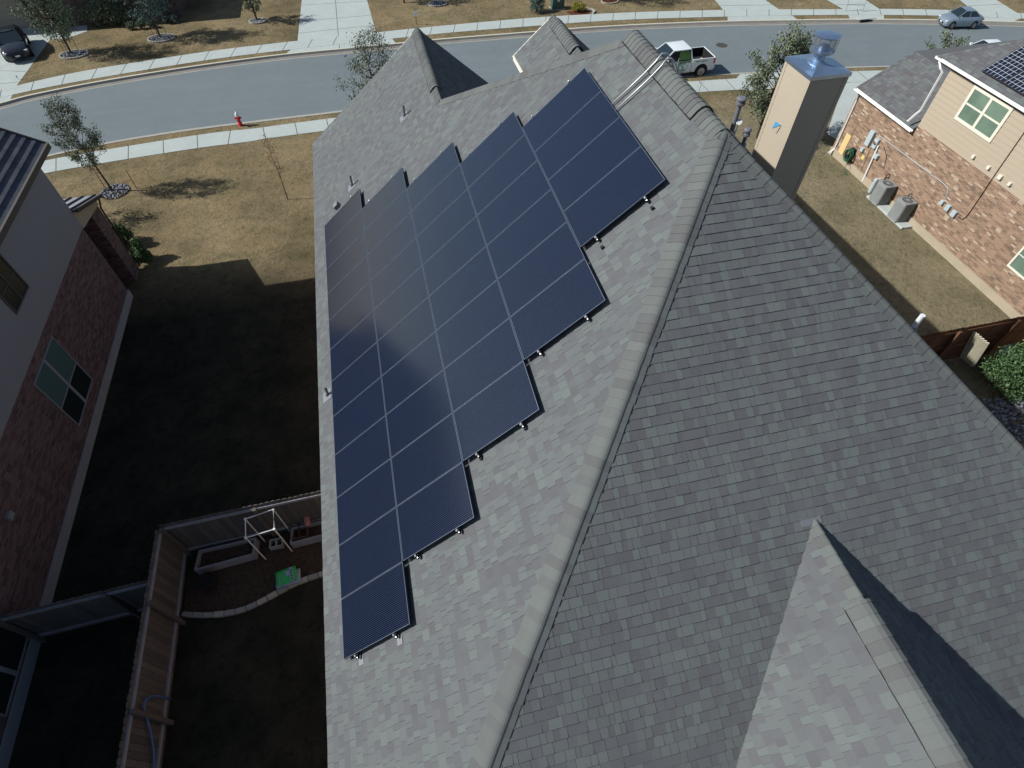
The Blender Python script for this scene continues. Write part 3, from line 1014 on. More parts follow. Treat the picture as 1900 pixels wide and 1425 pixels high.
# small gable towards the street
SX, SZ = 7.18, 4.5
SY0 = PF.y + (RZZ - SZ) / TF
SY1 = 1.42
sdx = 1.07
sz_e = SZ - TA * sdx
sye = PF.y + (RZZ - sz_e) / TF
SA, SE = Vector((SX, SY0, SZ)), Vector((SX, SY1, SZ))
face_from_pts(rf, [[SA, SE, Vector((SX - sdx, SY1, sz_e)), Vector((SX - sdx, sye, sz_e))]], (SX, 0, SZ), (0, 1, 0), seed=18)
face_from_pts(rf, [[SA, SE, Vector((SX + sdx, SY1, sz_e)), Vector((SX + sdx, sye, sz_e))]], (SX, 0, SZ), (0, 1, 0), seed=19)
roof = rf.build('roof', M['shingle'], house)

# cap shingles
cp = MB()
caps(cp, bl, PK - (PK - bl).normalized() * 0.05, NA, NB, 0.25, 0.16, step=0.145, seed=21, lift=0.012, base=0.010, dome=0.55)
cp.build('hip_cap', M['capsh'], roof)
cp = MB()
caps(cp, brr, PK, ND, NB, 0.17, 0.19, step=0.175, seed=22, rounded=0.02, lift=0.012)
cp.build('hip_cap', M['capsh'], roof)
cp = MB()
caps(cp, WV, PF, NA, NF, 0.20, 0.18, step=0.145, seed=23, rounded=0.03)
caps(cp, Vector((XR, YF, ZE)), PF, ND, NF, 0.18, 0.18, step=0.145, seed=24)
cp.build('hip_cap', M['capsh'], roof)
cp = MB()
caps(cp, PK, Vector((RX, -6.85, RZZ)), NA, ND, 0.24, 0.2, step=0.145, seed=25, dome=0.9)
cp.build('ridge_cap', M['capsh'], roof)
for (a_, b_, wdt) in (((RX, -6.95, RZZ), (RX, -3.85, RZZ), 0.26), ((GX, -17.9, GZ), (GX, -13.65, GZ), 0.26), ((WR.x, 1.15, WR.z - 0.0), (WR.x, 5.33, WR.z), 0.20), ((SX, -0.75, SZ), (SX, 1.1, SZ), 0.23)):
    vm = MB()
    ridge_vent(vm, a_, b_, NA, ND, wdt - 0.02, wdt - 0.02, 0.030)
    caps(vm, a_, b_, NA, ND, wdt, wdt, step=0.145, seed=26, base=0.034, dome=0.9)
    vm.build('ridge_vent', [M['capsh'], M['ventdark']], roof)
cp = MB()
caps(cp, (GX, -13.75, GZ), (GX, GY0 + 0.05, GZ), NA, ND, 0.16, 0.14, step=0.145, seed=27, rounded=0.03)
cp.build('ridge_cap', M['capsh'], roof)
cp = MB()
caps(cp, (WR.x, 0.36, WR.z), (WR.x, 1.25, WR.z), NA, ND, 0.17, 0.17, step=0.145, seed=28)
cp.build('ridge_cap', M['capsh'], roof)
cp = MB()
caps(cp, (SX, -1.6, SZ), (SX, -0.7, SZ), NA, ND, 0.16, 0.16, step=0.145, seed=29)
cp.build('ridge_cap', M['capsh'], roof)
cp = MB()
caps(cp, (SX, 1.05, SZ), (SX, 1.44, SZ), NA, ND, 0.16, 0.16, step=0.145, seed=30)
cp.build('ridge_cap', M['capsh'], roof)

fp = MB()
fp.beam((GX - 0.22, GY0 - 0.02, GZ - 0.01), (GX + 0.10, GY0 - 0.02, GZ - 0.01 ), 0.10, 0.02, up=NB)
fp.build('apex_flashing', M['boot'], roof)
# fascia / drip edges
fa = MB()
fa.beam((XE + 0.03, YB, ZE - 0.12), (XE + 0.03, 5.86, ZE - 0.12), 0.03, 0.18)
fa.beam((XR + 0.02, YB, ZE - 0.10), (XR + 0.02, YF, ZE - 0.10), 0.03, 0.18)
fa.beam((XE, YB - 0.02, ZE - 0.10), (GX - dxg, YB - 0.02, ZE - 0.10), 0.03, 0.18)
fa.beam((GX + dxg, YB - 0.02, ZE - 0.10), (XR, YB - 0.02, ZE - 0.10), 0.03, 0.18)
fa.beam((8.2, YF + 0.02, ZE - 0.10), (XR, YF + 0.02, ZE - 0.10), 0.03, 0.18)
for sg in (-1, 1):
    fa.beam((SX + sg * (sdx + 0.015), SY1, sz_e - 0.06), (SX + sg * (sdx + 0.015), sye + 0.15, sz_e - 0.06), 0.03, 0.12)
    fa.beam((SX, SY1 + 0.015, SZ - 0.10), (SX + sg * sdx, SY1 + 0.015, sz_e - 0.10), 0.03, 0.16)
    fa.beam((GX, GYE - 0.015, GZ - 0.11), (GX + sg * dxg, GYE - 0.015, gzb - 0.11), 0.03, 0.18)
fa.beam((WR.x, 5.32, WR.z - 0.11), (WE.x, 5.88, WE.z - 0.11), 0.03, 0.18)
fa.beam((WR.x, 5.32, WR.z - 0.11), (7.6, 5.32, WR.z - TA * (7.6 - WR.x) - 0.11), 0.03, 0.18)
fa.build('fascia', M['offwhite'], house)
# walls
wa = MB()
wx0, wx1, wy0, wy1 = XE + 0.35, XR - 0.35, YB + 0.35, YF - 0.4
wa.box((wx0, wy0, ZG), (wx1, wy1 - 0.6, ZE - 0.02))
# gable walls
wa.poly([(GX - dxg + 0.3, GYE + 0.3, ZG), (GX + dxg - 0.3, GYE + 0.3, ZG), (GX + dxg - 0.3, GYE + 0.3, gzb), (GX, GYE + 0.3, GZ - 0.25), (GX - dxg + 0.3, GYE + 0.3, gzb)])
for sg in (-1, 1):
    wa.poly([(GX + sg * (dxg - 0.3), GYE + 0.3, ZG), (GX + sg * (dxg - 0.3), wy0, ZG), (GX + sg * (dxg - 0.3), wy0, gzb), (GX + sg * (dxg - 0.3), GYE + 0.3, gzb)])
wa.poly([(7.4, 5.05, ZG), (wx0, 5.35, ZG), (wx0, 5.35, ZE), (WR.x, 5.05, WR.z - 0.15), (7.4, 5.05, -0.2)])
wa.build('wall', M['brick_r'], house)
sw = MB()
sw.poly([(SX + sdx - 0.15, SY1 - 0.15, 1.5), (SX - sdx + 0.15, SY1 - 0.15, 1.5), (SX - sdx + 0.15, SY1 - 0.15, sz_e + 0.05), (SX, SY1 - 0.15, SZ - 0.08), (SX + sdx - 0.15, SY1 - 0.15, sz_e + 0.05)])
for sg in (-1, 1):
    x_ = SX + sg * (sdx - 0.15)
    sw.poly([(x_, SY1 - 0.15, 1.5), (x_, sye - 0.3, 1.5), (x_, sye - 0.3, sz_e + 0.05), (x_, SY1 - 0.15, sz_e + 0.05)])
sw.build('dormer_wall', M['siding'], house)

# chimney ---------------------------------------------------------------
cx0, cx1, cy0, cy1, cz1 = 11.10, 11.98, -4.38, -3.40, 4.93
chn = MB()
chn.box((cx0, cy0, 1.2), (cx1, cy1, cz1))
chimney = chn.build('chimney', M['sidingk'], house)
tr = MB()
tw = 0.075
for (xx, yy) in ((cx0, cy0), (cx1, cy0), (cx0, cy1), (cx1, cy1)):
    sx_ = 1 if xx == cx0 else -1
    sy_ = 1 if yy == cy0 else -1
    tr.box((xx - 0.014 * sx_, yy - 0.014 * sy_, 1.2), (xx + tw * sx_, yy + 0.001 * sy_, cz1 - 0.002))
    tr.box((xx - 0.0135 * sx_, yy - 0.0138 * sy_, 1.2), (xx + 0.001 * sx_, yy + tw * sy_, cz1 - 0.004))
tr.build('corner_trim', M['sidingk'], chimney)
bd = MB()
for k in range(22):                        # lap-siding shadow lines, real laps
    z = 1.3 + k * 0.17
    if z > cz1 - 0.03:
        break
    for (a_, b_, nrm) in (((cx0, cy0 + tw), (cx0, cy1 - tw), (-1, 0)), ((cx0 + tw, cy0), (cx1 - tw, cy0), (0, -1))):
        ox, oy = nrm[0], nrm[1]
        z2 = min(z + 0.17, cz1 - 0.006)
        bd.add([(a_[0] + ox * 0.008, a_[1] + oy * 0.008, z), (b_[0] + ox * 0.008, b_[1] + oy * 0.008, z), (b_[0] + ox * 0.002, b_[1] + oy * 0.002, z2), (a_[0] + ox * 0.002, a_[1] + oy * 0.002, z2),
                (a_[0], a_[1], z), (b_[0], b_[1], z)], [(0, 1, 2, 3), (4, 5, 1, 0)])
bd.build('lap_siding', M['sidingk'], chimney)
cc_ = MB()
cmx, cmy = (cx0 + cx1) / 2, (cy0 + cy1) / 2
o_ = 0.035
q0 = [(cx0 - o_, cy0 - o_), (cx1 + o_, cy0 - o_), (cx1 + o_, cy1 + o_), (cx0 - o_, cy1 + o_)]
vs = [(x, y, cz1 - 0.045) for x, y in q0] + [(x, y, cz1 + 0.03) for x, y in q0] + [(cmx + (x - cmx) * 0.3, cmy + (y - cmy) * 0.3, cz1 + 0.075) for x, y in q0]
cc_.add(vs, [(0, 1, 5, 4), (1, 2, 6, 5), (2, 3, 7, 6), (3, 0, 4, 7), (4, 5, 9, 8), (5, 6, 10, 9), (6, 7, 11, 10), (7, 4, 8, 11), (8, 9, 10, 11)])
cc_.build('chimney_cap', M['galv'], chimney)
fl = MB()
fc = (11.52, -3.86, cz1 + 0.05)
fl.lathe(fc, [(0.21, 0.0), (0.205, 0.03), (0.15, 0.06), (0.125, 0.08), (0.12, 0.20), (0.20, 0.22), (0.25, 0.23), (0.25, 0.26), (0.13, 0.27)], 28)
fl.lathe(fc, [(0.25, 0.53), (0.262, 0.53), (0.265, 0.55), (0.13, 0.575), (0.01, 0.58)], 28)
for k in range(4):
    a_ = k * math.pi / 2 + 0.4
    fl.beam((fc[0] + 0.215 * math.cos(a_), fc[1] + 0.215 * math.sin(a_), fc[2] + 0.25), (fc[0] + 0.215 * math.cos(a_), fc[1] + 0.215 * math.sin(a_), fc[2] + 0.535), 0.02, 0.01)
fl.lathe(fc, [(0.11, 0.26), (0.12, 0.35), (0.06, 0.355)], 20)
flue = fl.build('flue_cap', M['galv'], chimney, smooth=False)
sc_ = MB()
nseg = 32
vs = []
for k in range(nseg):
    a_ = 2 * math.pi * k / nseg
    for h_ in (0.25, 0.53):
        vs.append((fc[0] + 0.256 * math.cos(a_), fc[1] + 0.256 * math.sin(a_), fc[2] + h_))
sc_.add(vs, [(2 * k, 2 * ((k + 1) % nseg), 2 * ((k + 1) % nseg) + 1, 2 * k + 1) for k in range(nseg)])
sc_.build('mesh_screen', M['mesh'], chimney)
dm = MB()
for tri, mi in ((((1440, 225), (1433, 238), (1449.5, 232)), 0), (((1433, 239), (1441, 247), (1449.5, 233)), 1)):
    pts = [hx(x, y, cx0 - 0.012) for x, y in tri]
    pts2 = [Vector((p_.x - 0.012, p_.y, p_.z)) for p_ in pts]
    dm.add(pts + pts2, [(0, 1, 2), (5, 4, 3), (0, 3, 4, 1), (1, 4, 5, 2), (2, 5, 3, 0)], mi)
dm.build('vent_flap', [M['blue'], M['sidingk']], chimney)

# roof pipes ------------------------------------------------------------


def roof_pipe(name, base, r_, h, m, n, cap=None, label=None):
    b_ = Vector(base)
    t = MB()
    t.tube([b_ - Vector((0, 0, 0.12)), b_ + Vector((0, 0, h))], r_, 14)
    o = t.build(name, m, house, smooth=False)
    if label:
        o['label'] = label
    f = MB()
    n = Vector(n).normalized()
    f.lathe(b_ - n * 0.004, [(r_ * 2.0, 0.006), (r_ * 1.7, 0.03), (r_ * 1.15, 0.09)], 14, ax=(n + Vector((0, 0, 1))).normalized())
    u = n.cross(Vector((0, 0, 1))).normalized()
    v = n.cross(u)
    s_ = 0.15
    q = [b_ + u * s_ + v * s_ * 1.2, b_ - u * s_ + v * s_ * 1.2, b_ - u * s_ - v * s_ * 0.8, b_ + u * s_ - v * s_ * 0.8]
    f.add([p_ + n * 0.014 for p_ in q] + [p_ - n * 0.006 for p_ in q], [(0, 1, 2, 3), (0, 4, 5, 1), (1, 5, 6, 2), (2, 6, 7, 3), (3, 7, 4, 0)])
    f.build('flashing', M['boot'], o)
    if cap:
        c = MB()
        c.lathe(b_ + Vector((0, 0, h)), [(r_ * 1.15, -0.10), (r_ * 2.0, -0.09), (r_ * 2.0, -0.05), (r_ * 1.2, -0.045), (r_ * 1.2, 0.0), (r_ * 2.1, 0.0), (r_ * 2.1, 0.03), (r_ * 1.4, 0.055)], 18)
        c.build('pipe_cap', m, o)
    return o


vp = onA(751, 216)
roof_pipe('vent_pipe', vp, 0.032, 0.32, M['pipe_g'], NA)
vp = onA(654, 345)
roof_pipe('vent_pipe', vp, 0.032, 0.34, M['pipe_g'], NA)
vp = onA(609, 733)
roof_pipe('vent_pipe', vp, 0.032, 0.30, M['pipe_g'], NA)
pz = hz(1376, 185, 4.65)
roof_pipe('flue_pipe', (pz.x, pz.y, RZZ - TA * (pz.x - RX)), 0.05, 4.65 - (RZZ - TA * (pz.x - RX)), M['pipe_g'], ND, True)
pz = hz(1387, 243, 4.75)
roof_pipe('flue_pipe', (pz.x, pz.y, RZZ - TA * (pz.x - RX)), 0.035, 4.75 - (RZZ - TA * (pz.x - RX)), M['pipe_g'], ND, True)
roof_pipe('vent_pipe', (11.0, -9.57, RZZ - TA * (11.0 - RX)), 0.045, 0.36, M['pvc'], ND, label='white plastic vent pipe beyond the right hip')
# small white dish past the ridge
ds = MB()
dc = hz(1371, 226, 4.2)
ds.lathe(dc, [(0.01, 0.0), (0.035, 0.005), (0.06, 0.018), (0.065, 0.02)], 20, ax=(-0.3, -0.7, 0.5))
ds.tube([dc, (dc.x, dc.y, RZZ - TA * (dc.x - RX) - 0.05)], 0.012, 8)
ds.build('satellite_dish', M['pvc'], house)

# ------------------------------------------------------------------ the solar array
PITCH_R = 1.01
PITCH_C = 1.655
PL, PW, PT = 1.638, 0.997, 0.040
SV = Vector((math.cos(math.atan(TA)), 0, math.sin(math.atan(TA))))
EV = Vector((0, -1, 0))                     # from the street end towards the camera
RM = Matrix((SV, EV * -1, NA)).transposed()  # local x upslope, y to the street, z out of the roof
ords = ['lowest', 'second', 'third', 'fourth', 'highest']
num = ['first', 'second', 'third', 'fourth', 'fifth', 'sixth', 'seventh', 'eighth', 'ninth', 'tenth', 'eleventh', 'twelfth']


def make_panel():
    root = bpy.data.objects.new('solar_panel', None)
    COL.objects.link(root)
    c = MB()
    c.box((0.012, 0.012, -0.006), (PL - 0.012, PW - 0.012, -0.0015))
    c.build('glass', M['pv'], root, local=True)
    f = MB()
    for a_, b_ in (((0, 0), (PL, 0.0070)), ((0, PW - 0.0070), (PL, PW)), ((0, 0.0072), (0.0070, PW - 0.0072)), ((PL - 0.0070, 0.0072), (PL, PW - 0.0072))):
        f.box((a_[0], a_[1], -0.0075), (b_[0], b_[1], 0), 0)
        f.box((a_[0] + 0.0005, a_[1] + 0.0005, -PT), (b_[0] - 0.0005, b_[1] - 0.0005, -0.0078), 1)
    f.build('frame', [M['frame'], M['frame_b']], root, local=True)
    s = MB()
    s.box((0.02, 0.02, -0.03), (PL - 0.02, PW - 0.02, -0.012))
    s.build('backsheet', M['frame_b'], root, local=True)
    return root


proto = None
cols = [(0, 0, 12, 0.0), (1, 1, 10, 0.0), (2, 2, 8, 0.0), (3, 3, 6, 0.0), (4, 4, 4, -0.26)]
for ci, r0, n, st in cols:
    for k in range(n):
        if proto is None:
            proto = make_panel()
            o = proto
        else:
            o = copy_tree(proto)
        ypos = -((r0 + k + 1) * PITCH_R + (0 if not ci == 4 else -0.27)) + 0.009
        p0 = SV * (ci * PITCH_C + 0.008) + Vector((0, ypos, 0))
        mtx = RM.to_4x4()
        mtx.translation = p0
        o.matrix_world = mtx
        place = ['column nearest the eave', 'second column from the eave', 'middle column', 'second column from the ridge', 'short column nearest the ridge'][ci]
        pos = num[k] + ' from the street end' if k < n - 1 else 'farthest from the street'
        tag(o, f'black solar panel {pos}, {place}', 'solar panel', 'solar panels on the shingle roof')

# rails and end clamps
for ci, r0, n, st in cols:
    for j, fx in enumerate((0.30, 1.22)):
        x_ = ci * PITCH_C + fx + (0.04 if j else 0)
        ya = -(r0 * PITCH_R) + 0.05 + (0.27 if ci == 4 else 0)
        yb = -((r0 + n) * PITCH_R) - 0.03 + (0.27 if ci == 4 else 0)
        root = empty('mounting_rail', SV * x_ + Vector((0, yb, 0)) + NA * -0.09,
                     f'black rail {"nearer the eave" if j == 0 else "nearer the ridge"} under the {ords[ci]} solar column', 'rail', 'rails under the solar panels')
        b_ = MB()
        b_.beam(SV * x_ + Vector((0, yb - 0.04, 0)) - NA * 0.062, SV * x_ + Vector((0, ya, 0)) - NA * 0.062, 0.04, 0.04, up=NA)
        k = ya
        while k > yb:
            b_.beam(SV * x_ + Vector((0, k - 0.4, 0)) - NA * 0.13, SV * x_ + Vector((0, k - 0.4, 0)) - NA * 0.08, 0.05, 0.05, up=(0, 1, 0))
            k -= 1.3
        b_.build('rail', M['frame_b'], root)
        for yy, sg in ((yb, -1), (ya, 1)):
            c = MB()
            e = SV * x_ + Vector((0, yy - sg * 0.005, 0))
            c.beam(e - NA * 0.045, e + NA * 0.004, 0.035, 0.03, up=(0, 1, 0))
            c.lathe(e + NA * 0.003, [(0.012, 0), (0.012, 0.010), (0.006, 0.013)], 8, ax=NA)
            c.lathe(e + Vector((0, sg * 0.028, 0)) - NA * 0.05, [(0.014, 0), (0.014, 0.012), (0.008, 0.014)], 8, ax=NA)
            c.build('end_clamp', M['alu'], root)
        for kk in range(1, n):
            c = MB()
            e = SV * x_ + Vector((0, -((r0 + kk) * PITCH_R) + (0.27 if ci == 4 else 0) , 0))
            c.lathe(e - NA * 0.004, [(0.007, 0), (0.007, 0.006), (0.004, 0.008)], 8, ax=NA)
            c.build('mid_clamp', M['boot'], root)
        if ci == 0:
            f = MB()
            e = SV * (x_ + 0.0) + Vector((0, yb - 0.05, 0)) - NA * 0.118
            f.box(e - Vector((0.06, 0.09, 0.002)), e + Vector((0.06, 0.05, 0.002)), rot=RM, piv=e)
            f.build('flashing_plate', M['boot'], root)

# conduits over the ridge
for (ax_, bx) in (((1143, 190.7), (1223.8, 121.3)), ((1152, 203), (1231.4, 129))):
    a_ = onA(*ax_) + NA * 0.035
    b_ = onA(*bx)
    y_ = (a_.y + b_.y) / 2
    c = MB()
    pts = [Vector((6.2, y_, zA(6.2))) + NA * 0.045, Vector((6.92, y_, zA(6.92))) + NA * 0.07, Vector((7.08, y_, zA(7.08) + 0.125)), Vector((7.16, y_, RZZ + 0.14)), Vector((7.25, y_, RZZ + 0.135)),
           Vector((7.34, y_, RZZ + 0.055)), Vector((7.5, y_, RZZ - TA * 0.3 + 0.055)), Vector((9.5, y_, RZZ - TA * 2.3 + 0.04))]
    c.tube(pts, 0.014, 8)
    nm = 'upper' if ax_[0] == 1143 else 'lower'
    tag(c.build('conduit', M['conduit'], smooth=True), f'bare metal conduit from the solar panels over the ridge, the one {"farther from" if nm == "upper" else "nearer"} the camera', 'conduit', 'conduits over the ridge')
jb = MB()
e = onA(628, 384) + NA * 0.0
jb.box(e - Vector((0.09, 0.09, 0.0)), e + Vector((0.09, 0.09, 0.13)), rot=RM, piv=e)
tag(jb.build('junction_box', M['boot'], bevel=0.008), 'small pale junction box on the shingles at the far corner of the solar array', 'electrical box')


# ------------------------------------------------------------------ windows
def window(parent, axis, p, a0, a1, z0, z1, nrm, fm, panes, fw=0.07, depth=0.05, mull_v=0.05, mull_h=0.04, split_h=0.5, label=None):
    """axis 'x': lies in plane x=p, spans y a0..a1; nrm = +-1 outward"""
    def Q(a, z, d):
        return Vector((p + nrm * d, a, z)) if axis == 'x' else Vector((a, p + nrm * d, z))

    def bx(mb, a, b, za, zb, d0, d1, mi=0):
        mb.box(Q(a, za, d0), Q(b, zb, d1), mi)
    f = MB()
    bx(f, a0, a1, z1 - fw, z1, -depth, 0.03)
    bx(f, a0, a1, z0, z0 + fw, -depth, 0.03)
    bx(f, a0, a0 + fw, z0 + fw, z1 - fw, -depth, 0.03)
    bx(f, a1 - fw, a1, z0 + fw, z1 - fw, -depth, 0.03)
    am = (a0 + a1) / 2
    zm = z0 + (z1 - z0) * split_h
    bx(f, am - mull_v / 2, am + mull_v / 2, z0 + fw, z1 - fw, -depth, 0.026)
    bx(f, a0 + fw, am - mull_v / 2, zm - mull_h / 2, zm + mull_h / 2, -depth, 0.018)
    bx(f, am + mull_v / 2, a1 - fw, zm - mull_h / 2, zm + mull_h / 2, -depth, 0.018)
    wo = f.build('window', fm, parent)
    if label:
        wo['label'] = label
    i = 0
    for (pa, pb) in ((a0 + fw, am - mull_v / 2), (am + mull_v / 2, a1 - fw)):
        for (za, zb) in ((z0 + fw, zm - mull_h / 2), (zm + mull_h / 2, z1 - fw)):
            g_ = MB()
            bx(g_, pa, pb, za, zb, -0.012 if False else 0.004, 0.008)
            g_.build('pane', M[panes[i]], wo)
            i += 1
    return wo


# ------------------------------------------------------------------ left neighbour
XW = -8.2
lh = empty('house', (-14, -4, ZG), 'left neighbour with grey stucco upper floor over dark red brick and dark tiled roof', 'house')
wz = -1.36
b_ = MB()
yl0, yl1 = -20.0, 3.75
b_.box((XW, yl0, ZG + 0.35), (-20, yl1, wz))
b_.build('brick_wall', M['brick_l'], lh)
b_ = MB()
b_.box((XW + 0.03, yl0, ZG), (-20, yl1 + 0.03, ZG + 0.348))
b_.build('foundation', M['fnd_grey'], lh)
b_ = MB()
b_.box((XW + 0.02, yl0, wz + 0.003), (-20, yl1 + 0.02, 1.0))
b_.build('stucco_wall', M['stucco'], lh)
# stepped tile courses; the roof rises away from the camera side eave
t = MB()
xe, ze = -7.99, 1.12
pl = 0.62
st_ = 0.20
for k in range(33):
    xa = xe - k * st_
    za = ze + k * st_ * pl
    xb = xa - st_ - 0.04
    zb_ = ze + (k + 1) * st_ * pl + 0.0
    t.add([(xa, yl0, za), (xa, yl1 + 0.75, za), (xa, yl1 + 0.75, za + 0.045), (xa, yl0, za + 0.045), (xb, yl0, zb_ + 0.02), (xb, yl1 + 0.75, zb_ + 0.02), (xb, yl0, za), (xb, yl1 + 0.75, za)],
          [(0, 1, 2, 3), (3, 2, 5, 4), (1, 7, 5, 2), (0, 4, 6, 3)])
t.add([(xe, yl0, ze), (xe, yl1 + 0.75, ze), (-15, yl1 + 0.75, ze), (-15, yl0, ze)], [(0, 1, 2, 3)])
t.add([(xe - 6.6, yl0, ze + 6.6 * pl), (xe - 6.6, yl1 + 0.75, ze + 6.6 * pl), (xe - 13.2, yl1 + 0.75, ze), (xe - 13.2, yl0, ze)], [(0, 1, 2, 3)])
t.poly([(xe, yl1 + 0.70, ze), (xe - 6.6, yl1 + 0.70, ze + 6.6 * pl), (xe - 13.2, yl1 + 0.70, ze)])
t.build('roof', M['tile'], lh)
t = MB()
t.beam((xe + 0.035, yl0, ze - 0.02), (xe + 0.035, yl1 + 0.77, ze - 0.02), 0.07, 0.17)
t.beam((xe, yl1 + 0.775, ze - 0.02), (xe - 6.6, yl1 + 0.775, ze + 6.6 * pl - 0.02), 0.04, 0.17)
t.build('fascia', M['soffit'], lh)
window(lh, 'x', XW, -2.85, -1.02, -3.72, -1.70, 1, M['stucco'], ['glass_d', 'blind', 'glass_d', 'blind'], fw=0.035, mull_v=0.10, mull_h=0.035, split_h=0.42, label='lower window with teal blinds')
window(lh, 'x', XW + 0.02, -1.45, -0.32, -0.42, 0.75, 1, M['soffit'], ['glass_d'] * 4, fw=0.05, mull_v=0.03, mull_h=0.03)
window(lh, 'x', XW, -10.5, -8.75, -4.05, -2.25, 1, M['stucco'], ['glass_d'] * 4, fw=0.04, mull_v=0.10, mull_h=0.03, split_h=0.9)
t = MB()
lp = hx(15, 958, XW)
t.box((XW, lp.y - 0.10, lp.z - 0.07), (XW + 0.09, lp.y + 0.10, lp.z + 0.09))
t.build('wall_light', M['stucco'], lh, bevel=0.01)
# porch
pr_ = MB()
pr_.box((XW + 0.0, 4.65, ZG), (XW - 0.5, 5.42, -1.42))
pr_.box((XW - 0.7, 3.76, ZG), (XW - 0.9, 5.40, -1.42))  # back wall added to block sun through the porch gap
pr_.build('porch_pier_and_sun_block', M['brick_l'], lh)
pr_ = MB()
pr_.add([(XW + 0.01, 3.78, -1.42), (XW + 0.01, 5.5, -1.62), (XW + 0.01, 5.5, -1.45), (XW + 0.01, 3.78, -0.80),
         (XW - 0.12, 3.78, -1.42), (XW - 0.12, 5.5, -1.62), (XW - 0.12, 5.5, -1.45), (XW - 0.12, 3.78, -0.80)],
        [(0, 1, 2, 3), (7, 6, 5, 4), (0, 4, 5, 1), (1, 5, 6, 2), (2, 6, 7, 3)])
pr_.build('porch_beam', M['foundation'], lh)
pr_ = MB()
ya, za, yb, zb_ = 3.79, -0.72, 5.75, -1.40
pr_.add([(XW + 0.12, ya, za), (XW - 3, ya, za), (XW - 3, yb, zb_), (XW + 0.12, yb, zb_), (XW + 0.12, ya, za - 0.05), (XW - 3, ya, za - 0.05), (XW - 3, yb, zb_ - 0.05), (XW + 0.12, yb, zb_ - 0.05)],
        [(3, 2, 1, 0), (4, 5, 6, 7), (0, 4, 7, 3), (3, 7, 6, 2)])
for k in range(7):
    x_ = XW - 0.02 - k * 0.40
    pr_.beam((x_, ya + 0.02, za + 0.02), (x_, yb, zb_ + 0.02), 0.045, 0.05, mi=1)
pr_.build('porch_roof', [M['metalroof'], M['darktrim']], lh)
pr_ = MB()
pr_.beam((XW + 0.15, ya, za - 0.04), (XW + 0.15, yb, zb_ - 0.04), 0.06, 0.11)
pr_.tube([(XW + 0.1, 5.56, zb_ - 0.06), (XW + 0.04, 5.44, -1.75), (XW + 0.04, 5.43, -2.0), (XW + 0.04, 5.43, ZG + 0.1)], 0.03, 6)
pr_.build('downspout', M['darktrim'], lh)

# ------------------------------------------------------------------ right neighbour
XN = 23.4
rh = empty('house', (30, 0, ZG), 'right neighbour with sunlit red brick below tan siding and white gutters', 'house')
yb0, yb1 = -22.0, 6.9
ysp = 3.12                                # where the tall part begins
b_ = MB()
b_.box((XN, yb0, ZG + 0.32), (XN + 9, ysp, -1.24))
b_.box((XN, ysp + 0.002, ZG + 0.32), (XN + 9, yb1, -1.47))
b_.build('brick_wall', M['brick_r'], rh)
b_ = MB()
b_.box((XN - 0.05, yb0, ZG), (XN + 9, yb1 + 0.02, ZG + 0.318))
b_.build('foundation', M['foundation'], rh)
b_ = MB()
for yy in range(0, 60):
    pass
b_.box((XN - 0.03, yb0, ZG + 0.66), (XN - 0.001, 0.4, ZG + 0.70))
b_.build('brick_ledge', M['brick_r'], rh)
b_ = MB()
b_.box((XN + 0.012, yb0, -1.236), (XN + 9, ysp, 1.06))
k = -1.24
while k < 0.85:
    b_.add([(XN - 0.012, yb0, k), (XN - 0.012, ysp, k), (XN + 0.008, ysp, k + 0.19), (XN + 0.008, yb0, k + 0.19), (XN + 0.012, yb0, k), (XN + 0.012, ysp, k)], [(0, 1, 2, 3), (4, 5, 1, 0)])
    k += 0.19
b_.build('siding_wall', M['siding'], rh)
rr = MB()
# lower hip roof: eave along the wall, rises to +x
le0, le1 = Vector((XN - 0.12, 6.98, -1.42)), Vector((XN - 0.12, 3.16, -1.42))
pkl = hplane(1698, 95, (-0.62, 0, 1), -1.42 - 0.62 * (XN - 0.12))
pkl = Vector((pkl.x, pkl.y, pkl.z))
zl = lambda x: -1.42 + 0.62 * (x - XN + 0.12)
lf = [le1, le0, Vector((pkl.x, pkl.y, zl(pkl.x))), Vector((pkl.x + 0.01, 3.16, zl(pkl.x)))]
face_from_pts(rr, [lf], le0, (0, 1, 0), seed=41, tab=(0.1, 0.32))
pk2 = lf[2]
rr.poly([le0, Vector((XN + 9, 6.98, -1.42)), Vector((XN + 9, pk2.y, pk2.z)), pk2], 0, 0.4)
rr.poly([pk2, Vector((XN + 9, pk2.y, pk2.z)), Vector((XN + 9, 3.16, pk2.z)), lf[3]], 0, 0.5)
# upper roof
ue0, ue1 = Vector((XN - 0.16, 3.82, 1.13)), Vector((XN - 0.16, yb0, 1.13))
US = 0.62
zu = lambda x: 1.13 + US * (x - XN + 0.16)
uf = [ue1, ue0, Vector((XN + 3.2, 3.82 - 3.36, zu(XN + 3.2))), Vector((XN + 3.2, yb0, zu(XN + 3.2)))]
face_from_pts(rr, [uf], ue0, (0, 1, 0), seed=42, tab=(0.1, 0.32))
rr.poly([ue0, Vector((XN + 9, 3.82, 1.13)), Vector((XN + 6, 0.46, zu(XN + 3.2))), uf[2]], 0, 0.4)
rr.poly([uf[2], Vector((XN + 6, 0.46, zu(XN + 3.2))), Vector((XN + 6, yb0, zu(XN + 3.2))), uf[3]], 0, 0.4)
rro = rr.build('roof', M['shingle2'], rh)
cp = MB()
caps(cp, ue0, uf[2], Vector((-US, 0, 1)).normalized(), Vector((0, US, 1)).normalized(), 0.13, 0.13, step=0.16, seed=44)
caps(cp, le0, pk2, Vector((-0.62, 0, 1)).normalized(), Vector((0, 0.62, 1)).normalized(), 0.13, 0.13, step=0.16, seed=45)
cp.build('hip_cap', M['shingle2'], rro)
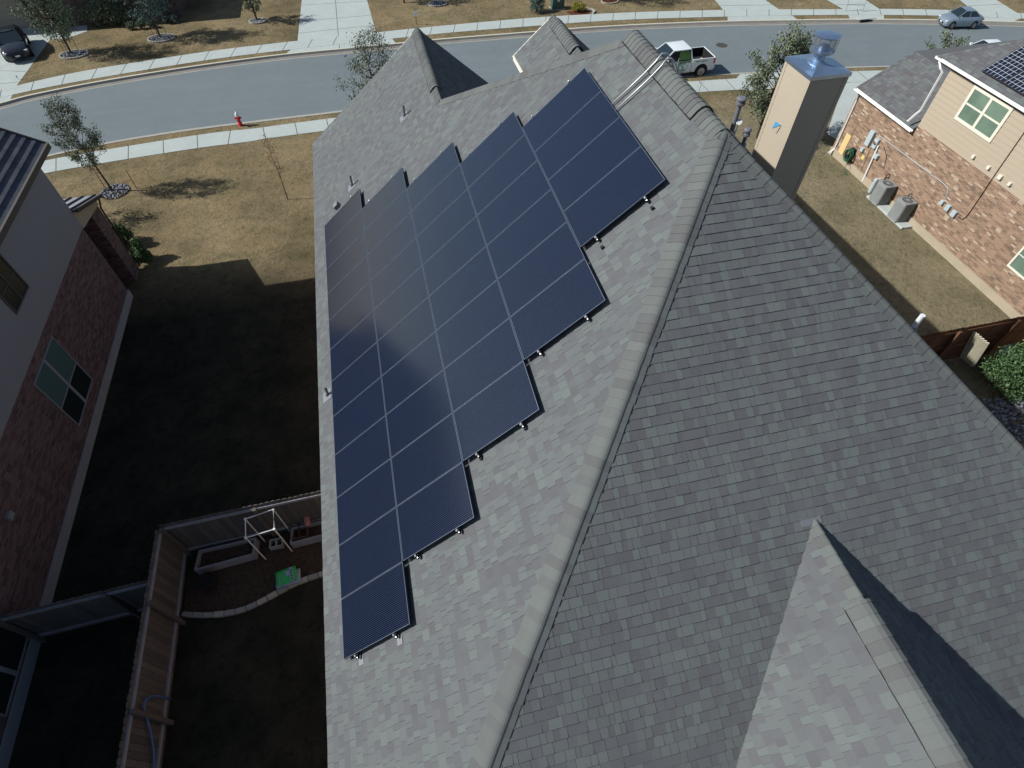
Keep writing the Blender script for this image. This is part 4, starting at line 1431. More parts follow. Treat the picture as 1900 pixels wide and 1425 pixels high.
for (y0_, y1_, z_) in ((3.14, 7.0, -1.45), (yb0, 3.86, 1.10)):
    gt = MB()
    x_ = XN - 0.21
    gt.box((x_, y0_, z_ - 0.075), (x_ + 0.10, y1_, z_ - 0.066))
    gt.box((x_ - 0.012, y0_, z_ - 0.075), (x_, y1_, z_ + 0.01))
    gt.box((x_ + 0.095, y0_, z_ - 0.064), (x_ + 0.105, y1_, z_ + 0.01))
    gt.box((x_ + 0.001, y1_ - 0.01, z_ - 0.064), (x_ + 0.094, y1_, z_ + 0.018))
    gt.build('gutter', M['white'], rh)
ff = MB()
ff.box((XN - 0.10, 3.14, -1.56), (XN + 0.0, 6.96, -1.455))
ff.box((XN - 0.10, yb0, 0.93), (XN + 0.0, 3.8, 1.08))
ff.box((XN - 0.09, 3.125, 0.93), (XN + 9, 3.8, 1.08))
ff.build('soffit', M['soffit'], rh)
dsp = MB()
dsp.tube([(XN - 0.16, 6.78, -1.55), (XN - 0.10, 6.76, -1.75), (XN - 0.05, 6.76, -1.9), (XN - 0.05, 6.70, ZG + 0.32), (XN - 0.22, 6.70, ZG + 0.14)], 0.045, 4)
dsp.build('downspout', M['white'], rh)
dsp = MB()
dsp.tube([(XN - 0.16, 3.66, 1.0), (XN - 0.14, 3.45, 0.8), (XN - 0.05, 3.36, 0.7), (XN - 0.05, 3.36, -0.75), (XN - 0.16, 3.40, -0.95), (XN - 0.30, 3.44, -1.22)], 0.045, 4)
dsp.build('downspout', M['white'], rh)
window(rh, 'x', XN - 0.012, 0.0, 1.84, -0.34, 0.90, -1, M['offwhite'], ['glass_g'] * 4, fw=0.11, mull_v=0.11, mull_h=0.06, depth=0.0, label='upper window with green tinted panes in a cream frame')
window(rh, 'x', XN, -5.2, -3.40, -3.20, -2.05, -1, M['offwhite'], ['glass_g'] * 4, fw=0.07, mull_v=0.05, mull_h=0.03, depth=0.0)
for (yy, zz) in ((0.21, -0.98), (-0.55, -0.98), (-1.13, -1.01), (-1.58, -1.01)):
    v_ = MB()
    s_ = 0.055 if abs(yy + 1.13) > 0.1 else 0.075
    v_.box((XN - 0.01, yy - s_, zz - s_), (XN - 0.10, yy + s_, zz + s_))
    v_.build('wall_vent', M['offwhite'], rh, bevel=0.006)


def wbox(px, py, w_, h_, d_, m, name, bev=0.008, label=None, mi=None):
    q = hx(px, py, XN)
    t_ = MB()
    t_.box((XN, q.y - w_ / 2, q.z - h_ / 2), (XN - d_, q.y + w_ / 2, q.z + h_ / 2))
    o = t_.build(name, M[m], rh, bevel=bev)
    if label:
        o['label'] = label
    return o, q


o, q = wbox(1617, 256, 0.26, 0.66, 0.13, 'greybox', 'breaker_panel')
o, q = wbox(1627, 266, 0.22, 0.42, 0.11, 'greybox', 'electric_meter')
mt = MB()
mt.lathe((XN - 0.11, q.y, q.z + 0.05), [(0.075, 0), (0.075, 0.05), (0.05, 0.06)], 18, ax=(-1, 0, 0))
mt.build('meter_dial', M['alu'], o)
wbox(1602, 277, 0.17, 0.17, 0.11, 'greybox', 'telephone_box')
wbox(1601, 292, 0.16, 0.18, 0.01, 'yellow', 'yellow_sticker', bev=0)
wbox(1629, 290, 0.20, 0.18, 0.14, 'greybox', 'gas_regulator')
wbox(1750, 375, 0.15, 0.17, 0.10, 'greybox', 'disconnect_box')
wbox(1761, 385, 0.19, 0.24, 0.11, 'greybox', 'disconnect_box')
wbox(1772, 396, 0.20, 0.24, 0.11, 'greybox', 'disconnect_box')
wbox(1569, 270, 0.30, 1.05, 0.015, 'sunpatch', 'sun_strip', bev=0) if False else None
cn = MB()
q = hx(1626, 285, XN)
cn.tube([(XN - 0.06, q.y + 0.05, q.z + 0.35), (XN - 0.06, q.y - 0.12, ZG + 0.05)], 0.035, 8)
cn.build('meter_riser', M['pvc'], rh)
cn = MB()
pts = [hx(1631, 250, XN - 0.03), hx(1633, 253, XN - 0.03), hx(1690, 295, XN - 0.03), hx(1750, 340, XN - 0.03), hx(1759, 349, XN - 0.03), hx(1759, 358, XN - 0.03), hx(1754, 368, XN - 0.03)]
cn.tube(pts, 0.013, 6)
cn.build('conduit', M['greybox'], rh)
cn = MB()
pts = [hx(1778, 402, XN - 0.03), hx(1785, 407, XN - 0.03), hx(1793, 402, XN - 0.03), hx(1802, 390, XN - 0.03), hx(1850, 318, XN - 0.03), hx(1900, 246, XN - 0.03), hx(1930, 200, XN - 0.03)]
cn.tube(pts, 0.012, 6)
cn.build('cable', M['rubber'], rh)
cn = MB()
for k in range(5):
    q = hx(1603 + k * 1.2, 300 + k * 2, XN - 0.02)
cn.tube([hx(1617, 272, XN - 0.02), hx(1597, 318, XN - 0.02)], 0.008, 5)
cn.tube([hx(1640, 272, XN - 0.02), hx(1645, 290, XN - 0.04), hx(1640, 312, XN - 0.04), hx(1630, 305, XN - 0.04)], 0.01, 5)
cn.build('cable', M['rubber'], rh)
# conduits hoses between condensers and wall
cn = MB()
rnd = random.Random(5)
for (cy_, cxx) in ((2.95, 23.2), (1.62, 23.25)):
    for k in range(4):
        y_ = cy_ + rnd.uniform(-0.15, 0.2)
        cn.tube([(XN, y_, ZG + 0.75 + 0.1 * k), (XN - 0.15, y_ - 0.02, ZG + 0.78 + 0.1 * k), (XN - 0.3, y_ - 0.1, ZG + 0.5), (XN - 0.4, y_ - 0.2, ZG + 0.3)], 0.022, 6)
cn.build('refrigerant_lines', M['rubber'], rh)

# neighbour's own panels
proto2 = bpy.data.objects.new('solar_panel', None)
COL.objects.link(proto2)
c = MB()
c.box((0.02, 0.02, -0.012), (1.58, 0.97, -0.004))
c.build('glass', M['pv2'], proto2, local=True)
f = MB()
for a_, b2 in (((0, 0), (1.6, 0.019)), ((0, 0.971), (1.6, 0.99)), ((0, 0.0195), (0.019, 0.9705)), ((1.581, 0.0195), (1.6, 0.9705))):
    f.box((a_[0], a_[1], -0.04), (b2[0], b2[1], 0), 0)
f.build('frame', M['darktrim'], proto2, local=True)
sv2 = Vector((1, 0, US)).normalized()
nv2 = Vector((-US, 0, 1)).normalized()
rm2 = Matrix((sv2, Vector((0, 1, 0)), nv2)).transposed()
pc = hplane(1821, 130, (-US, 0, 1), 1.13 - US * (XN - 0.16) + 0.12)
kk = 0
for i in range(2):
    for j in range(4):
        o = proto2 if kk == 0 else copy_tree(proto2)
        mtx = rm2.to_4x4()
        mtx.translation = pc + sv2 * (i * 1.62) + Vector((0, -(j + 1) * 1.005 + 0.005, 0))
        o.matrix_world = mtx
        tag(o, f'gridded solar panel on the right neighbour roof, {num[j]} from the street in the {"lower" if i == 0 else "upper"} row', 'solar panel', 'solar panels on the right neighbour roof')
        kk += 1

# condensers
pad = MB()
pad.box((22.84, 0.72, ZG), (23.34, 3.16, ZG + 0.09))
pad.box((23.0, 0.70, ZG), (23.345, 0.74, ZG + 0.088))
tag(pad.build('equipment_pad', M['concrete'], bevel=0.01), 'pale concrete pad carrying the two air conditioning condensers', 'concrete pad')


def condenser():
    r_ = empty('air_conditioner', (0, 0, 0), 'x', 'air conditioner', 'condensers on the pad')
    b2 = MB()
    w2, h2, c2 = 0.26, 0.80, 0.05
    pr = []
    for sx_, sy_ in ((1, -1), (1, 1), (-1, 1), (-1, -1)):
        for t_ in range(4):
            a0 = {(1, -1): -90, (1, 1): 0, (-1, 1): 90, (-1, -1): 180}[(sx_, sy_)]
            an = math.radians(a0 + t_ * 30)
            pr.append((sx_ * (w2 - c2) + c2 * math.cos(an), sy_ * (w2 - c2) + c2 * math.sin(an)))
    n = len(pr)
    b2.add([(x, y, 0.0) for x, y in pr] + [(x, y, h2) for x, y in pr], [(i, (i + 1) % n, n + (i + 1) % n, n + i) for i in range(n)] + [tuple(n + i for i in range(n))])
    b2.build('cabinet', M['acgrey'], r_, local=True)
    lv = MB()
    for k in range(9):                       # louvre ribs
        for sgn in (-1, 1):
            q_ = -0.2 + k * 0.05
            lv.box((q_ - 0.006, sgn * (w2 + 0.001), 0.06), (q_ + 0.006, sgn * (w2 + 0.009), h2 - 0.07))
            lv.box((sgn * (w2 + 0.001), q_ - 0.006, 0.06), (sgn * (w2 + 0.009), q_ + 0.006, h2 - 0.07))
    lv.build('louvre_guard', M['acgrey'], r_, local=True)
    tp = MB()
    tp.lathe((0, 0, h2), [(0.235, 0.0), (0.235, 0.015), (0.20, 0.02), (0.195, -0.0), (0.19, 0.004)], 24)
    tp.build('top_ring', M['acgrey'], r_, local=True)
    gr = MB()
    gr.lathe((0, 0, h2), [(0.19, 0.005), (0.18, 0.006)], 24, 0)
    gr.build('fan_opening', M['acdark'], r_, local=True)
    gd = MB()
    for k in range(10):
        an = k * math.pi / 10
        gd.tube([(0.19 * math.cos(an), 0.19 * math.sin(an), h2 + 0.016), (-0.19 * math.cos(an), -0.19 * math.sin(an), h2 + 0.016)], 0.0035, 4)
    for rr_ in (0.07, 0.13):
        gd.tube([(rr_ * math.cos(t_ * math.pi / 8), rr_ * math.sin(t_ * math.pi / 8), h2 + 0.018) for t_ in range(17)], 0.0035, 4)
    gd.lathe((0, 0, h2), [(0.05, 0.01), (0.05, 0.025), (0.02, 0.03)], 12)
    gd.build('fan_guard', M['acgrey'], r_, local=True)
    return r_


ac = condenser()
ac.scale = (1.1, 1.1, 1.08)
ac.location = (23.04, 2.66, ZG + 0.09)
ac['label'] = 'grey air conditioning condenser on the concrete pad, the one nearer the street'
ac2 = copy_tree(ac)
ac2.location = (23.05, 1.38, ZG + 0.09)
ac2['label'] = 'grey air conditioning condenser on the concrete pad, the one farther from the street'
t = MB()
t.lathe((23.22, 3.45, ZG), [(0.08, 0), (0.09, 0.05), (0.09, 0.62), (0.05, 0.70)], 14)
t.tube([(23.22, 3.45, ZG + 0.65), (23.3, 3.3, ZG + 0.8), (23.38, 3.2, ZG + 0.7)], 0.02, 6, 0)
tag(t.build('gas_meter', M['greybox']), 'grey gas meter with pipes against the brick wall beside the condensers', 'gas meter')

# green hose reel & splash block
hr = empty('hose_reel', (23.15, 5.75, ZG), 'green garden hose coiled on a reel against the right neighbour brick wall', 'hose reel')
h_ = MB()
rnd = random.Random(9)
q = hx(1575, 288, 23.2)
for k in range(9):
    rr_ = 0.20 + rnd.uniform(-0.05, 0.05)
    xo = 23.2 - 0.02 * k + 0.06
    pts = [(xo + rnd.uniform(-0.01, 0.01), q.y + rr_ * math.cos(a_ * math.pi / 8), q.z + 0.0 + rr_ * 1.25 * math.sin(a_ * math.pi / 8)) for a_ in range(17)]
    h_.tube(pts, 0.013, 6)
h_.tube([(23.1, q.y - 0.2, q.z - 0.2), (23.0, q.y - 0.35, ZG + 0.1), (22.95, q.y - 0.5, ZG + 0.03), (23.05, q.y - 0.62, ZG + 0.03), (23.1, q.y - 0.4, ZG + 0.04)], 0.012, 6)
h_.build('hose', M['hose_g'], hr)
h_ = MB()
h_.lathe((23.1, q.y, q.z), [(0.05, 0), (0.05, 0.25)], 10, ax=(1, 0, 0))
h_.box((23.25, q.y - 0.12, q.z - 0.3), (23.39, q.y + 0.12, q.z + 0.3))
h_.build('reel_body', M['rubber'], hr)
t = MB()
q0_ = [hz(1535, 283), hz(1548, 278), hz(1556, 282), hz(1541, 288)]
t.add([Vector((p_.x, p_.y, ZG)) for p_ in q0_] + [Vector((p_.x, p_.y, ZG + 0.06)) for p_ in q0_], [(4, 5, 6, 7), (0, 1, 5, 4), (1, 2, 6, 5), (2, 3, 7, 6), (3, 0, 4, 7)])
tag(t.build('splash_block', M['curb'], bevel=0.01), 'grey splash block on the grass under the right neighbour downspout', 'splash block')
t = MB()
q = hx(1569, 262, XN - 0.01)
t.box((XN - 0.006, q.y - 0.19, ZG + 0.3), (XN - 0.02, q.y + 0.15, ZG + 1.25), 0)  # thin sheet added to paint a sunlit patch on the wall
t.box((XN - 0.006, q.y - 0.19, ZG + 1.26), (XN - 0.021, q.y + 0.15, ZG + 1.75), 1)
tag(t.build('board', [M['sunpatch'], M['brick_r']]), 'added yellow sheet painting a sunlit patch on the brick wall above the hose reel', 'board')


# ------------------------------------------------------------------ fences
def fence(a, b, h, label, m='wood', post_m='wood', side=1, pick=0.14, dog=True, z0=ZG):
    """pickets on one side, rails and posts on the other; side=+1 puts rails to the left of a->b"""
    a = Vector((a[0], a[1], z0))
    b = Vector((b[0], b[1], z0))
    d = (b - a).normalized()
    n = Vector((-d.y, d.x, 0)) * side
    L_ = (b - a).length
    root = empty('fence', (a + b) / 2, label, 'fence')
    p_ = MB()
    s = 0.0
    rnd = random.Random(int(a.x * 10) + 7)
    while s < L_ - 0.02:
        e = min(L_, s + pick - 0.008)
        hh = h + rnd.uniform(-0.015, 0.012)
        c = 0.03
        t = rnd.random()
        prof = [(s, 0.02), (e, 0.02), (e, hh - c), (e - c, hh), (s + c, hh), (s, hh - c)]
        front = [a + d * u + Vector((0, 0, z)) for u, z in prof]
        back = [q_ - n * 0.018 for q_ in front]
        m_ = len(prof)
        p_.add(front + back, [tuple(range(m_)) if side > 0 else tuple(reversed(range(m_))), tuple(reversed(range(m_, 2 * m_))) if side > 0 else tuple(range(m_, 2 * m_))]
               + [(i, m_ + i, m_ + (i + 1) % m_, (i + 1) % m_) for i in range(m_)], 0, t)
        s += pick
    p_.build('pickets', M[m], root)
    for z in ((0.25, h - 0.16) if m == 'wood' else (0.25, h * 0.5, h - 0.16)):
        r_ = MB()
        r_.beam(a + n * 0.022 + Vector((0, 0, z)), b + n * 0.022 + Vector((0, 0, z)), 0.04, 0.09)
        r_.build('rail', M['woodgrey' if m == 'wood' else m], root)
    s = 0.05
    while s < L_:
        r_ = MB()
        q_ = a + d * s + n * 0.085
        r_.box(q_ - Vector((0.045, 0.045, 0)), q_ + Vector((0.045, 0.045, h - 0.05)))
        r_.build('post', M[post_m], root)
        s += 2.2
    return root


fence((-4.92, -18.0), (-4.92, -7.35), 1.73, 'weathered wooden fence running beside the shaded back yard towards the camera', side=-1)
fence((-4.90, -7.28), (0.0, -7.20), 1.73, 'weathered wooden fence behind the planters joining the solar house wall', side=-1)
fence((-8.15, -8.72), (-4.98, -8.62), 1.70, 'dark wooden fence between the left neighbour wall and the long fence', side=-1)
fence((14.5, -6.02), (23.3, -6.02), 1.73, 'brown wooden fence crossing behind the right side lawn', m='wood2', post_m='wood2', side=-1)

# ------------------------------------------------------------------ back-yard bed
bed = MB()
edge_px = [(340, 1141), (360, 1142), (385, 1143), (410, 1141), (432, 1138), (455, 1132), (475, 1123), (500, 1110), (525, 1096), (548, 1084), (575, 1074), (600, 1066), (630, 1058)]
ed = [hz(x, y) for x, y in edge_px]
for i in range(len(ed) - 1):
    bed.poly([Vector((ed[i].x, ed[i].y, ZG + 0.02)), Vector((ed[i + 1].x, ed[i + 1].y, ZG + 0.02)), Vector((ed[i + 1].x, -7.3, ZG + 0.02)), Vector((ed[i].x, -7.3, ZG + 0.02))])
tag(bed.build('flower_bed', M['dirt']), kind='structure')
rnd = random.Random(4)
eb = resamp(ed, 15)
for i in range(len(eb) - 1):
    a_, b_ = eb[i], eb[i + 1]
    d = (b_ - a_).normalized()
    t = MB()
    t.beam(a_ + d * 0.008 + Vector((0, 0, 0.05)), b_ - d * 0.008 + Vector((0, 0, 0.05)), 0.12 + rnd.uniform(-0.01, 0.01), 0.12, col=rnd.random())
    o = t.build('edging_block', M['stone'], bevel=0.012)
    tag(o, f'pale stone edging block, {"the " + (num + ["thirteenth", "fourteenth", "fifteenth"])[i] + " from the fence"}', 'edging block', 'edging blocks round the flower bed')


def planter(pts, h, label, wood='woodgrey'):
    c = sum((Vector(p_) for p_ in pts), Vector((0, 0, 0))) / len(pts)
    root = empty('planter_box', Vector((c.x, c.y, ZG)), label, 'planter')
    b2 = MB()
    for i in range(len(pts)):
        a_, b_ = Vector(pts[i]), Vector(pts[(i + 1) % len(pts)])
        d = (b_ - a_).normalized() * 0.02
        b2.beam(Vector((a_.x, a_.y, ZG + h / 2)) - d, Vector((b_.x, b_.y, ZG + h / 2)) + d * (-1), 0.04, h)
    b2.build('boards', M[wood], root)
    s_ = MB()
    s_.poly([Vector((p_[0], p_[1], ZG + h * 0.55)) for p_ in pts])
    s_.build('soil', M['dirt'], root)
    return root


planter([(-4.55, -7.95, 0), (-3.12, -7.86, 0), (-3.08, -7.42, 0), (-4.50, -7.45, 0)], 0.34, 'grey timber planter box nearest the fence corner')
planter([(-2.15, -7.78, 0), (-0.2, -7.68, 0), (-0.2, -7.30, 0), (-2.12, -7.36, 0)], 0.34, 'long timber planter box with brown trays next to the solar house')
# cinder block
cb = MB()
q = hz(516, 1012)
for dx in (-0.17, -0.01, 0.15):
    cb.box((q.x + dx, q.y - 0.09, ZG + 0.02), (q.x + dx + 0.035, q.y + 0.09, ZG + 0.2))
cb.box((q.x - 0.17, q.y - 0.12, ZG + 0.02), (q.x + 0.185, q.y - 0.091, ZG + 0.2))
cb.box((q.x - 0.17, q.y + 0.091, ZG + 0.02), (q.x + 0.185, q.y + 0.12, ZG + 0.2))
tag(cb.build('concrete_block', M['curb']), 'hollow grey concrete block lying between the two planter boxes', 'concrete block')
# pvc frame
pf = empty('pvc_frame', (-2.6, -7.9, ZG), 'white plastic pipe frame standing between the planter boxes', 'pipe frame')
tops = [hz(455, 963, ZG + 1.45), hz(507, 945, ZG + 1.45), hz(509, 982, ZG + 1.45), hz(456, 998, ZG + 1.45)]
tm = MB()
tm.tube(tops + [tops[0]], 0.017, 8)
tm.build('top_ring', M['pvc'], pf)
for p_ in tops:
    t = MB()
    t.tube([p_, Vector((p_.x, p_.y, ZG + 0.02))], 0.017, 8)
    t.build('leg', M['pvc'], pf)
    t = MB()
    t.box(p_ - Vector((0.028, 0.028, 0.03)), p_ + Vector((0.028, 0.028, 0.028)))
    t.build('elbow', M['pvc'], pf, bevel=0.008)


def bag(c, L_, w_, h_, rz, m, label, marks=False):
    root = empty('soil_bag', c, label, 'bag', rz=rz)
    b2 = MB()
    nx, ny = 14, 10
    rnd = random.Random(int(c[0] * 100))
    for sg in (1, -1):
        vs = []
        for i in range(nx + 1):
            for j in range(ny + 1):
                u, v = i / nx * 2 - 1, j / ny * 2 - 1
                k = (1 - abs(u) ** 4) * (1 - abs(v) ** 4)
                z = h_ / 2 + sg * h_ / 2 * k ** 0.5 * (1 + (rnd.uniform(-0.12, 0.12) if sg > 0 else 0))
                vs.append((u * L_ / 2, v * w_ / 2 * (1 - 0.05 * u * u), z))
        fs = []
        for i in range(nx):
            for j in range(ny):
                q_ = (i * (ny + 1) + j, (i + 1) * (ny + 1) + j, (i + 1) * (ny + 1) + j + 1, i * (ny + 1) + j + 1)
                fs.append(q_ if sg > 0 else tuple(reversed(q_)))
        b2.add(vs, fs)
    b2.build('sack', M[m], root, smooth=True, local=True)
    if marks:
        mk = MB()
        for k in range(4):
            mk.lathe((0.14, -0.15 + k * 0.075, h_ * 0.99), [(0.022, 0), (0.022, 0.012)], 12)
        mk.build('dot_print', M['ink'], root, local=True)
        mk = MB()
        mk.box((0.0, -0.03, h_ * 0.985), (0.09, 0.10, h_ * 0.985 + 0.010))
        mk.box((0.10, -0.2, h_ * 0.97), (0.18, 0.16, h_ * 0.985 + 0.006))
        mk.box((-0.16, -0.17, h_ * 0.98), (-0.15, 0.12, h_ * 0.98 + 0.01))
        mk.build('label_print', M['bagw'], root, local=True)
    return root


q = hz(536, 1078)
bag((q.x, q.y, ZG + 0.02), 0.60, 0.40, 0.09, 0.12, 'bagw', 'lowest grey blue plastic bag under the bright green bag')
bag((q.x + 0.03, q.y + 0.02, ZG + 0.105), 0.62, 0.38, 0.09, 0.05, 'bagw', 'middle pale blue bag directly beneath the green bag of soil')
q = hz(530, 1067, ZG + 0.3)
bag((q.x, q.y, ZG + 0.19), 0.52, 0.40, 0.10, 0.18, 'bagg', 'bright green plastic bag with white and black print lying on top of the pile', True)
# pink oval tub & trays
pk_ = MB()
a_, b_ = hz(567, 948, ZG + 0.5), hz(571, 975, ZG + 0.5)
pk_.tube([a_ + Vector((0, 0.02, 0)), a_, a_.lerp(b_, 0.3), a_.lerp(b_, 0.7), b_, b_ + Vector((0, -0.02, 0))], [0.02, 0.07, 0.085, 0.085, 0.07, 0.02], 14)
tag(pk_.build('foam_float', M['pink'], smooth=True), 'dusty pink rounded foam piece lying across the trays of the long planter', 'foam piece')
for k, (px, py) in enumerate(((548, 988), (563, 985))):
    q = hz(px, py, ZG + 0.3)
    t = MB()
    for (dx0, dy0, dx1, dy1) in ((-0.12, -0.2, 0.12, -0.18), (-0.12, 0.28, 0.12, 0.3), (-0.12, -0.178, -0.1, 0.278), (0.1, -0.178, 0.12, 0.278)):
        t.box((q.x + dx0, q.y + dy0, ZG + 0.2), (q.x + dx1, q.y + dy1, ZG + 0.36))
    tag(t.build('tray', M['terracotta']), ['narrow brown tray in the long planter, beside the concrete block', 'brown tray in the long planter under the pink foam piece'][k], 'tray')
# blue hose draped over the fence
hb = MB()
pts = [hx(318, 1297, -4.84), hx(300, 1292, -4.84), hx(283, 1291, -4.84), hx(270, 1298, -4.84), hx(266, 1310, -4.84), hx(272, 1330, -4.84), hx(280, 1360, -4.84), hx(285, 1392, -4.84), hx(286, 1430, -4.84), hx(284, 1470, -4.84)]
hb.tube(pts, 0.022, 8)
tag(hb.build('garden_hose', M['hose_b'], smooth=True), 'blue hose draped down the inner face of the long weathered fence', 'hose')
t = MB()
q = hz(393, 1085)
t.lathe((q.x, q.y, ZG + 0.02), [(0.16, 0), (0.20, 0.28), (0.22, 0.29), (0.22, 0.33), (0.19, 0.33), (0.18, 0.28)], 20)
tag(t.build('plant_pot', M['rubber']), 'round black plant pot on the soil near the fence corner', 'plant pot')


# ------------------------------------------------------------------ trees and shrubs
def foliage(mb, rnd, c, rad, n, size, shape=1.0, tone_bias=0.0):
    """leaf-sized quads in clumps inside an ellipsoid"""
    c = Vector(c)
    for _ in range(n):
        while True:
            p_ = Vector((rnd.uniform(-1, 1), rnd.uniform(-1, 1), rnd.uniform(-1, 1)))
            if p_.length < 1:
                break
        q = c + Vector((p_.x * rad[0], p_.y * rad[1], p_.z * rad[2]))
        s = size * rnd.uniform(0.6, 1.3)
        e = Euler((rnd.uniform(0, 6.3), rnd.uniform(0, 6.3), rnd.uniform(0, 6.3))).to_matrix()
        a_ = e @ Vector((s, 0, 0))
        b_ = e @ Vector((0, s * 0.55, 0))
        mb.poly([q - a_, q - b_, q + a_, q + b_], 0, min(1, max(0, rnd.random() + tone_bias)))


def tree(base, h, label, crown=(0.5, 1.0), rad=1.0, trunk_r=0.05, nb=26, nl=1800, leaf=0.045, lm='leaf', seed=1, cat='tree', group=None, lean=(0, 0), clump=0.22, name='tree', stakes=0, density=None):
    """crown=(fraction of height where it starts, ends)"""
    rnd = random.Random(seed)
    base = Vector(base)
    root = empty(name, base, label, cat, group)
    tr_ = MB()
    top = base + Vector((lean[0], lean[1], h))
    bends = [base + (top - base) * f_ + Vector((rnd.uniform(-1, 1), rnd.uniform(-1, 1), 0)) * 0.03 * h * f_ for f_ in (0, 0.25, 0.5, 0.75, 0.95)]
    bends[0] = base - Vector((0, 0, 0.05))
    tr_.tube(bends, [trunk_r * 1.15, trunk_r * 0.9, trunk_r * 0.65, trunk_r * 0.4, trunk_r * 0.12], 8)
    tips = []
    z0, z1 = crown
    for k in range(nb):
        f_ = z0 + (z1 - z0) * (k + rnd.random()) / nb * 0.95
        f2 = max(0.12, f_ - rnd.uniform(0.05, 0.18))
        st = base + (top - base) * f2
        an = rnd.uniform(0, 2 * math.pi)
        prof = math.sin(math.pi * min(1, max(0.02, (f_ - z0) / (z1 - z0))) ** 0.75) ** 0.7
        rr_ = rad * (0.25 + 0.75 * prof) * rnd.uniform(0.55, 1.05)
        en = base + (top - base) * min(1.05, f_ + rnd.uniform(0.02, 0.10)) + Vector((math.cos(an) * rr_, math.sin(an) * rr_, 0))
        md = st.lerp(en, 0.5) + Vector((0, 0, -0.03 * h + rnd.uniform(-0.02, 0.02)))
        tr_.tube([st, md, en], [trunk_r * 0.38, trunk_r * 0.22, trunk_r * 0.07], 5, cap=False)
        for j in range(3):
            s2 = md.lerp(en, rnd.random())
            e2 = s2 + Vector((rnd.uniform(-1, 1), rnd.uniform(-1, 1), rnd.uniform(-0.1, 0.9))) * rad * 0.3
            tr_.tube([s2, e2], [trunk_r * 0.14, trunk_r * 0.05], 4, cap=False)
            tips.append((s2, e2))
        tips.append((md, en))
    tr_.build('trunk', M['bark'], root)
    lv = MB()
    per = max(1, nl // len(tips))
    for s2, e2 in tips:
        tb = rnd.uniform(-0.25, 0.25)
        m_ = int(per * rnd.uniform(0.4, 1.6))
        for _ in range(m_):
            c = s2.lerp(e2, rnd.uniform(0.2, 1.1))
            foliage(lv, rnd, c, (clump * rad * 0.7,) * 3, 1, leaf, tone_bias=tb)
    lv.build('crown', M[lm], root)
    if stakes:
        for k in range(stakes):
            an = k * 2 * math.pi / stakes + 0.6
            s_ = MB()
            q_ = base + Vector((math.cos(an), math.sin(an), 0)) * 0.45
            s_.tube([q_ - Vector((0, 0, 0.05)), q_ + Vector((0, 0, 0.95))], 0.014, 6)
            s_.build('stake', M['bark'], root)
    return root


def shrub(c, rad, label, lm='leaf', n=1500, leaf=0.035, seed=1, cat='shrub', group=None, name='shrub', clumps=14):
    rnd = random.Random(seed)
    root = empty(name, (c[0], c[1], ZG), label, cat, group)
    st = MB()
    lv = MB()
    for k in range(clumps):
        an = rnd.uniform(0, 2 * math.pi)
        el = rnd.uniform(0.05, 1.0)
        rr_ = rnd.uniform(0.35, 0.8)
        e = Vector((c[0] + math.cos(an) * rad[0] * rr_ * math.sqrt(1 - el * el * 0.8), c[1] + math.sin(an) * rad[1] * rr_ * math.sqrt(1 - el * el * 0.8), ZG + rad[2] * (0.25 + 0.75 * el * 0.95)))
        st.tube([(c[0], c[1], ZG), (c[0] + (e.x - c[0]) * 0.4, c[1] + (e.y - c[1]) * 0.4, ZG + (e.z - ZG) * 0.6), e], [0.02, 0.012, 0.004], 5, cap=False)
        tb = rnd.uniform(-0.2, 0.2)
        m_ = n // clumps
        foliage(lv, rnd, e, (rad[0] * 0.38, rad[1] * 0.38, rad[2] * 0.28), m_, leaf, tone_bias=tb)
    st.build('stems', M['bark'], root)
    lv.build('leaves', M[lm], root)
    return root


def ring_bed(c, r_, label, stones=True, m='gravel', seed=1, sx=1.0, name='tree_ring'):
    rnd = random.Random(seed)
    root = empty(name, (c[0], c[1], ZG), label, 'tree ring')
    b2 = MB()
    for k in range(260):
        a_ = rnd.uniform(0, 2 * math.pi)
        q_ = math.sqrt(rnd.random()) * r_ * 0.95
        s_ = rnd.uniform(0.02, 0.045)
        e = Euler((rnd.uniform(0, 3), rnd.uniform(0, 3), rnd.uniform(0, 3))).to_matrix()
        p_ = Vector((c[0] + q_ * math.cos(a_) * sx, c[1] + q_ * math.sin(a_), ZG + 0.025))
        b2.box(p_ - Vector((s_, s_, s_ * 0.6)), p_ + Vector((s_, s_, s_ * 0.6)), 0, rnd.random(), rot=e)
    nn_ = 28
    b2.add([(c[0] + r_ * math.cos(k * 2 * math.pi / nn_) * sx, c[1] + r_ * math.sin(k * 2 * math.pi / nn_), ZG + 0.02) for k in range(nn_)], [tuple(range(nn_))], 1)
    o = b2.build('gravel_fill', [M[m], M['dirt']], root)
    if stones:
        t = MB()
        for k in range(nn_):
            a0, a1 = k * 2 * math.pi / nn_ + 0.02, (k + 1) * 2 * math.pi / nn_ - 0.02
            t.beam((c[0] + r_ * math.cos(a0) * sx, c[1] + r_ * math.sin(a0), ZG + 0.035), (c[0] + r_ * math.cos(a1) * sx, c[1] + r_ * math.sin(a1), ZG + 0.035), 0.09, 0.09, col=rnd.random())
        t.build('stone_edge', M['stone'], root)
    return root


def G(px, py):
    q = hz(px, py)
    return (q.x, q.y, ZG)


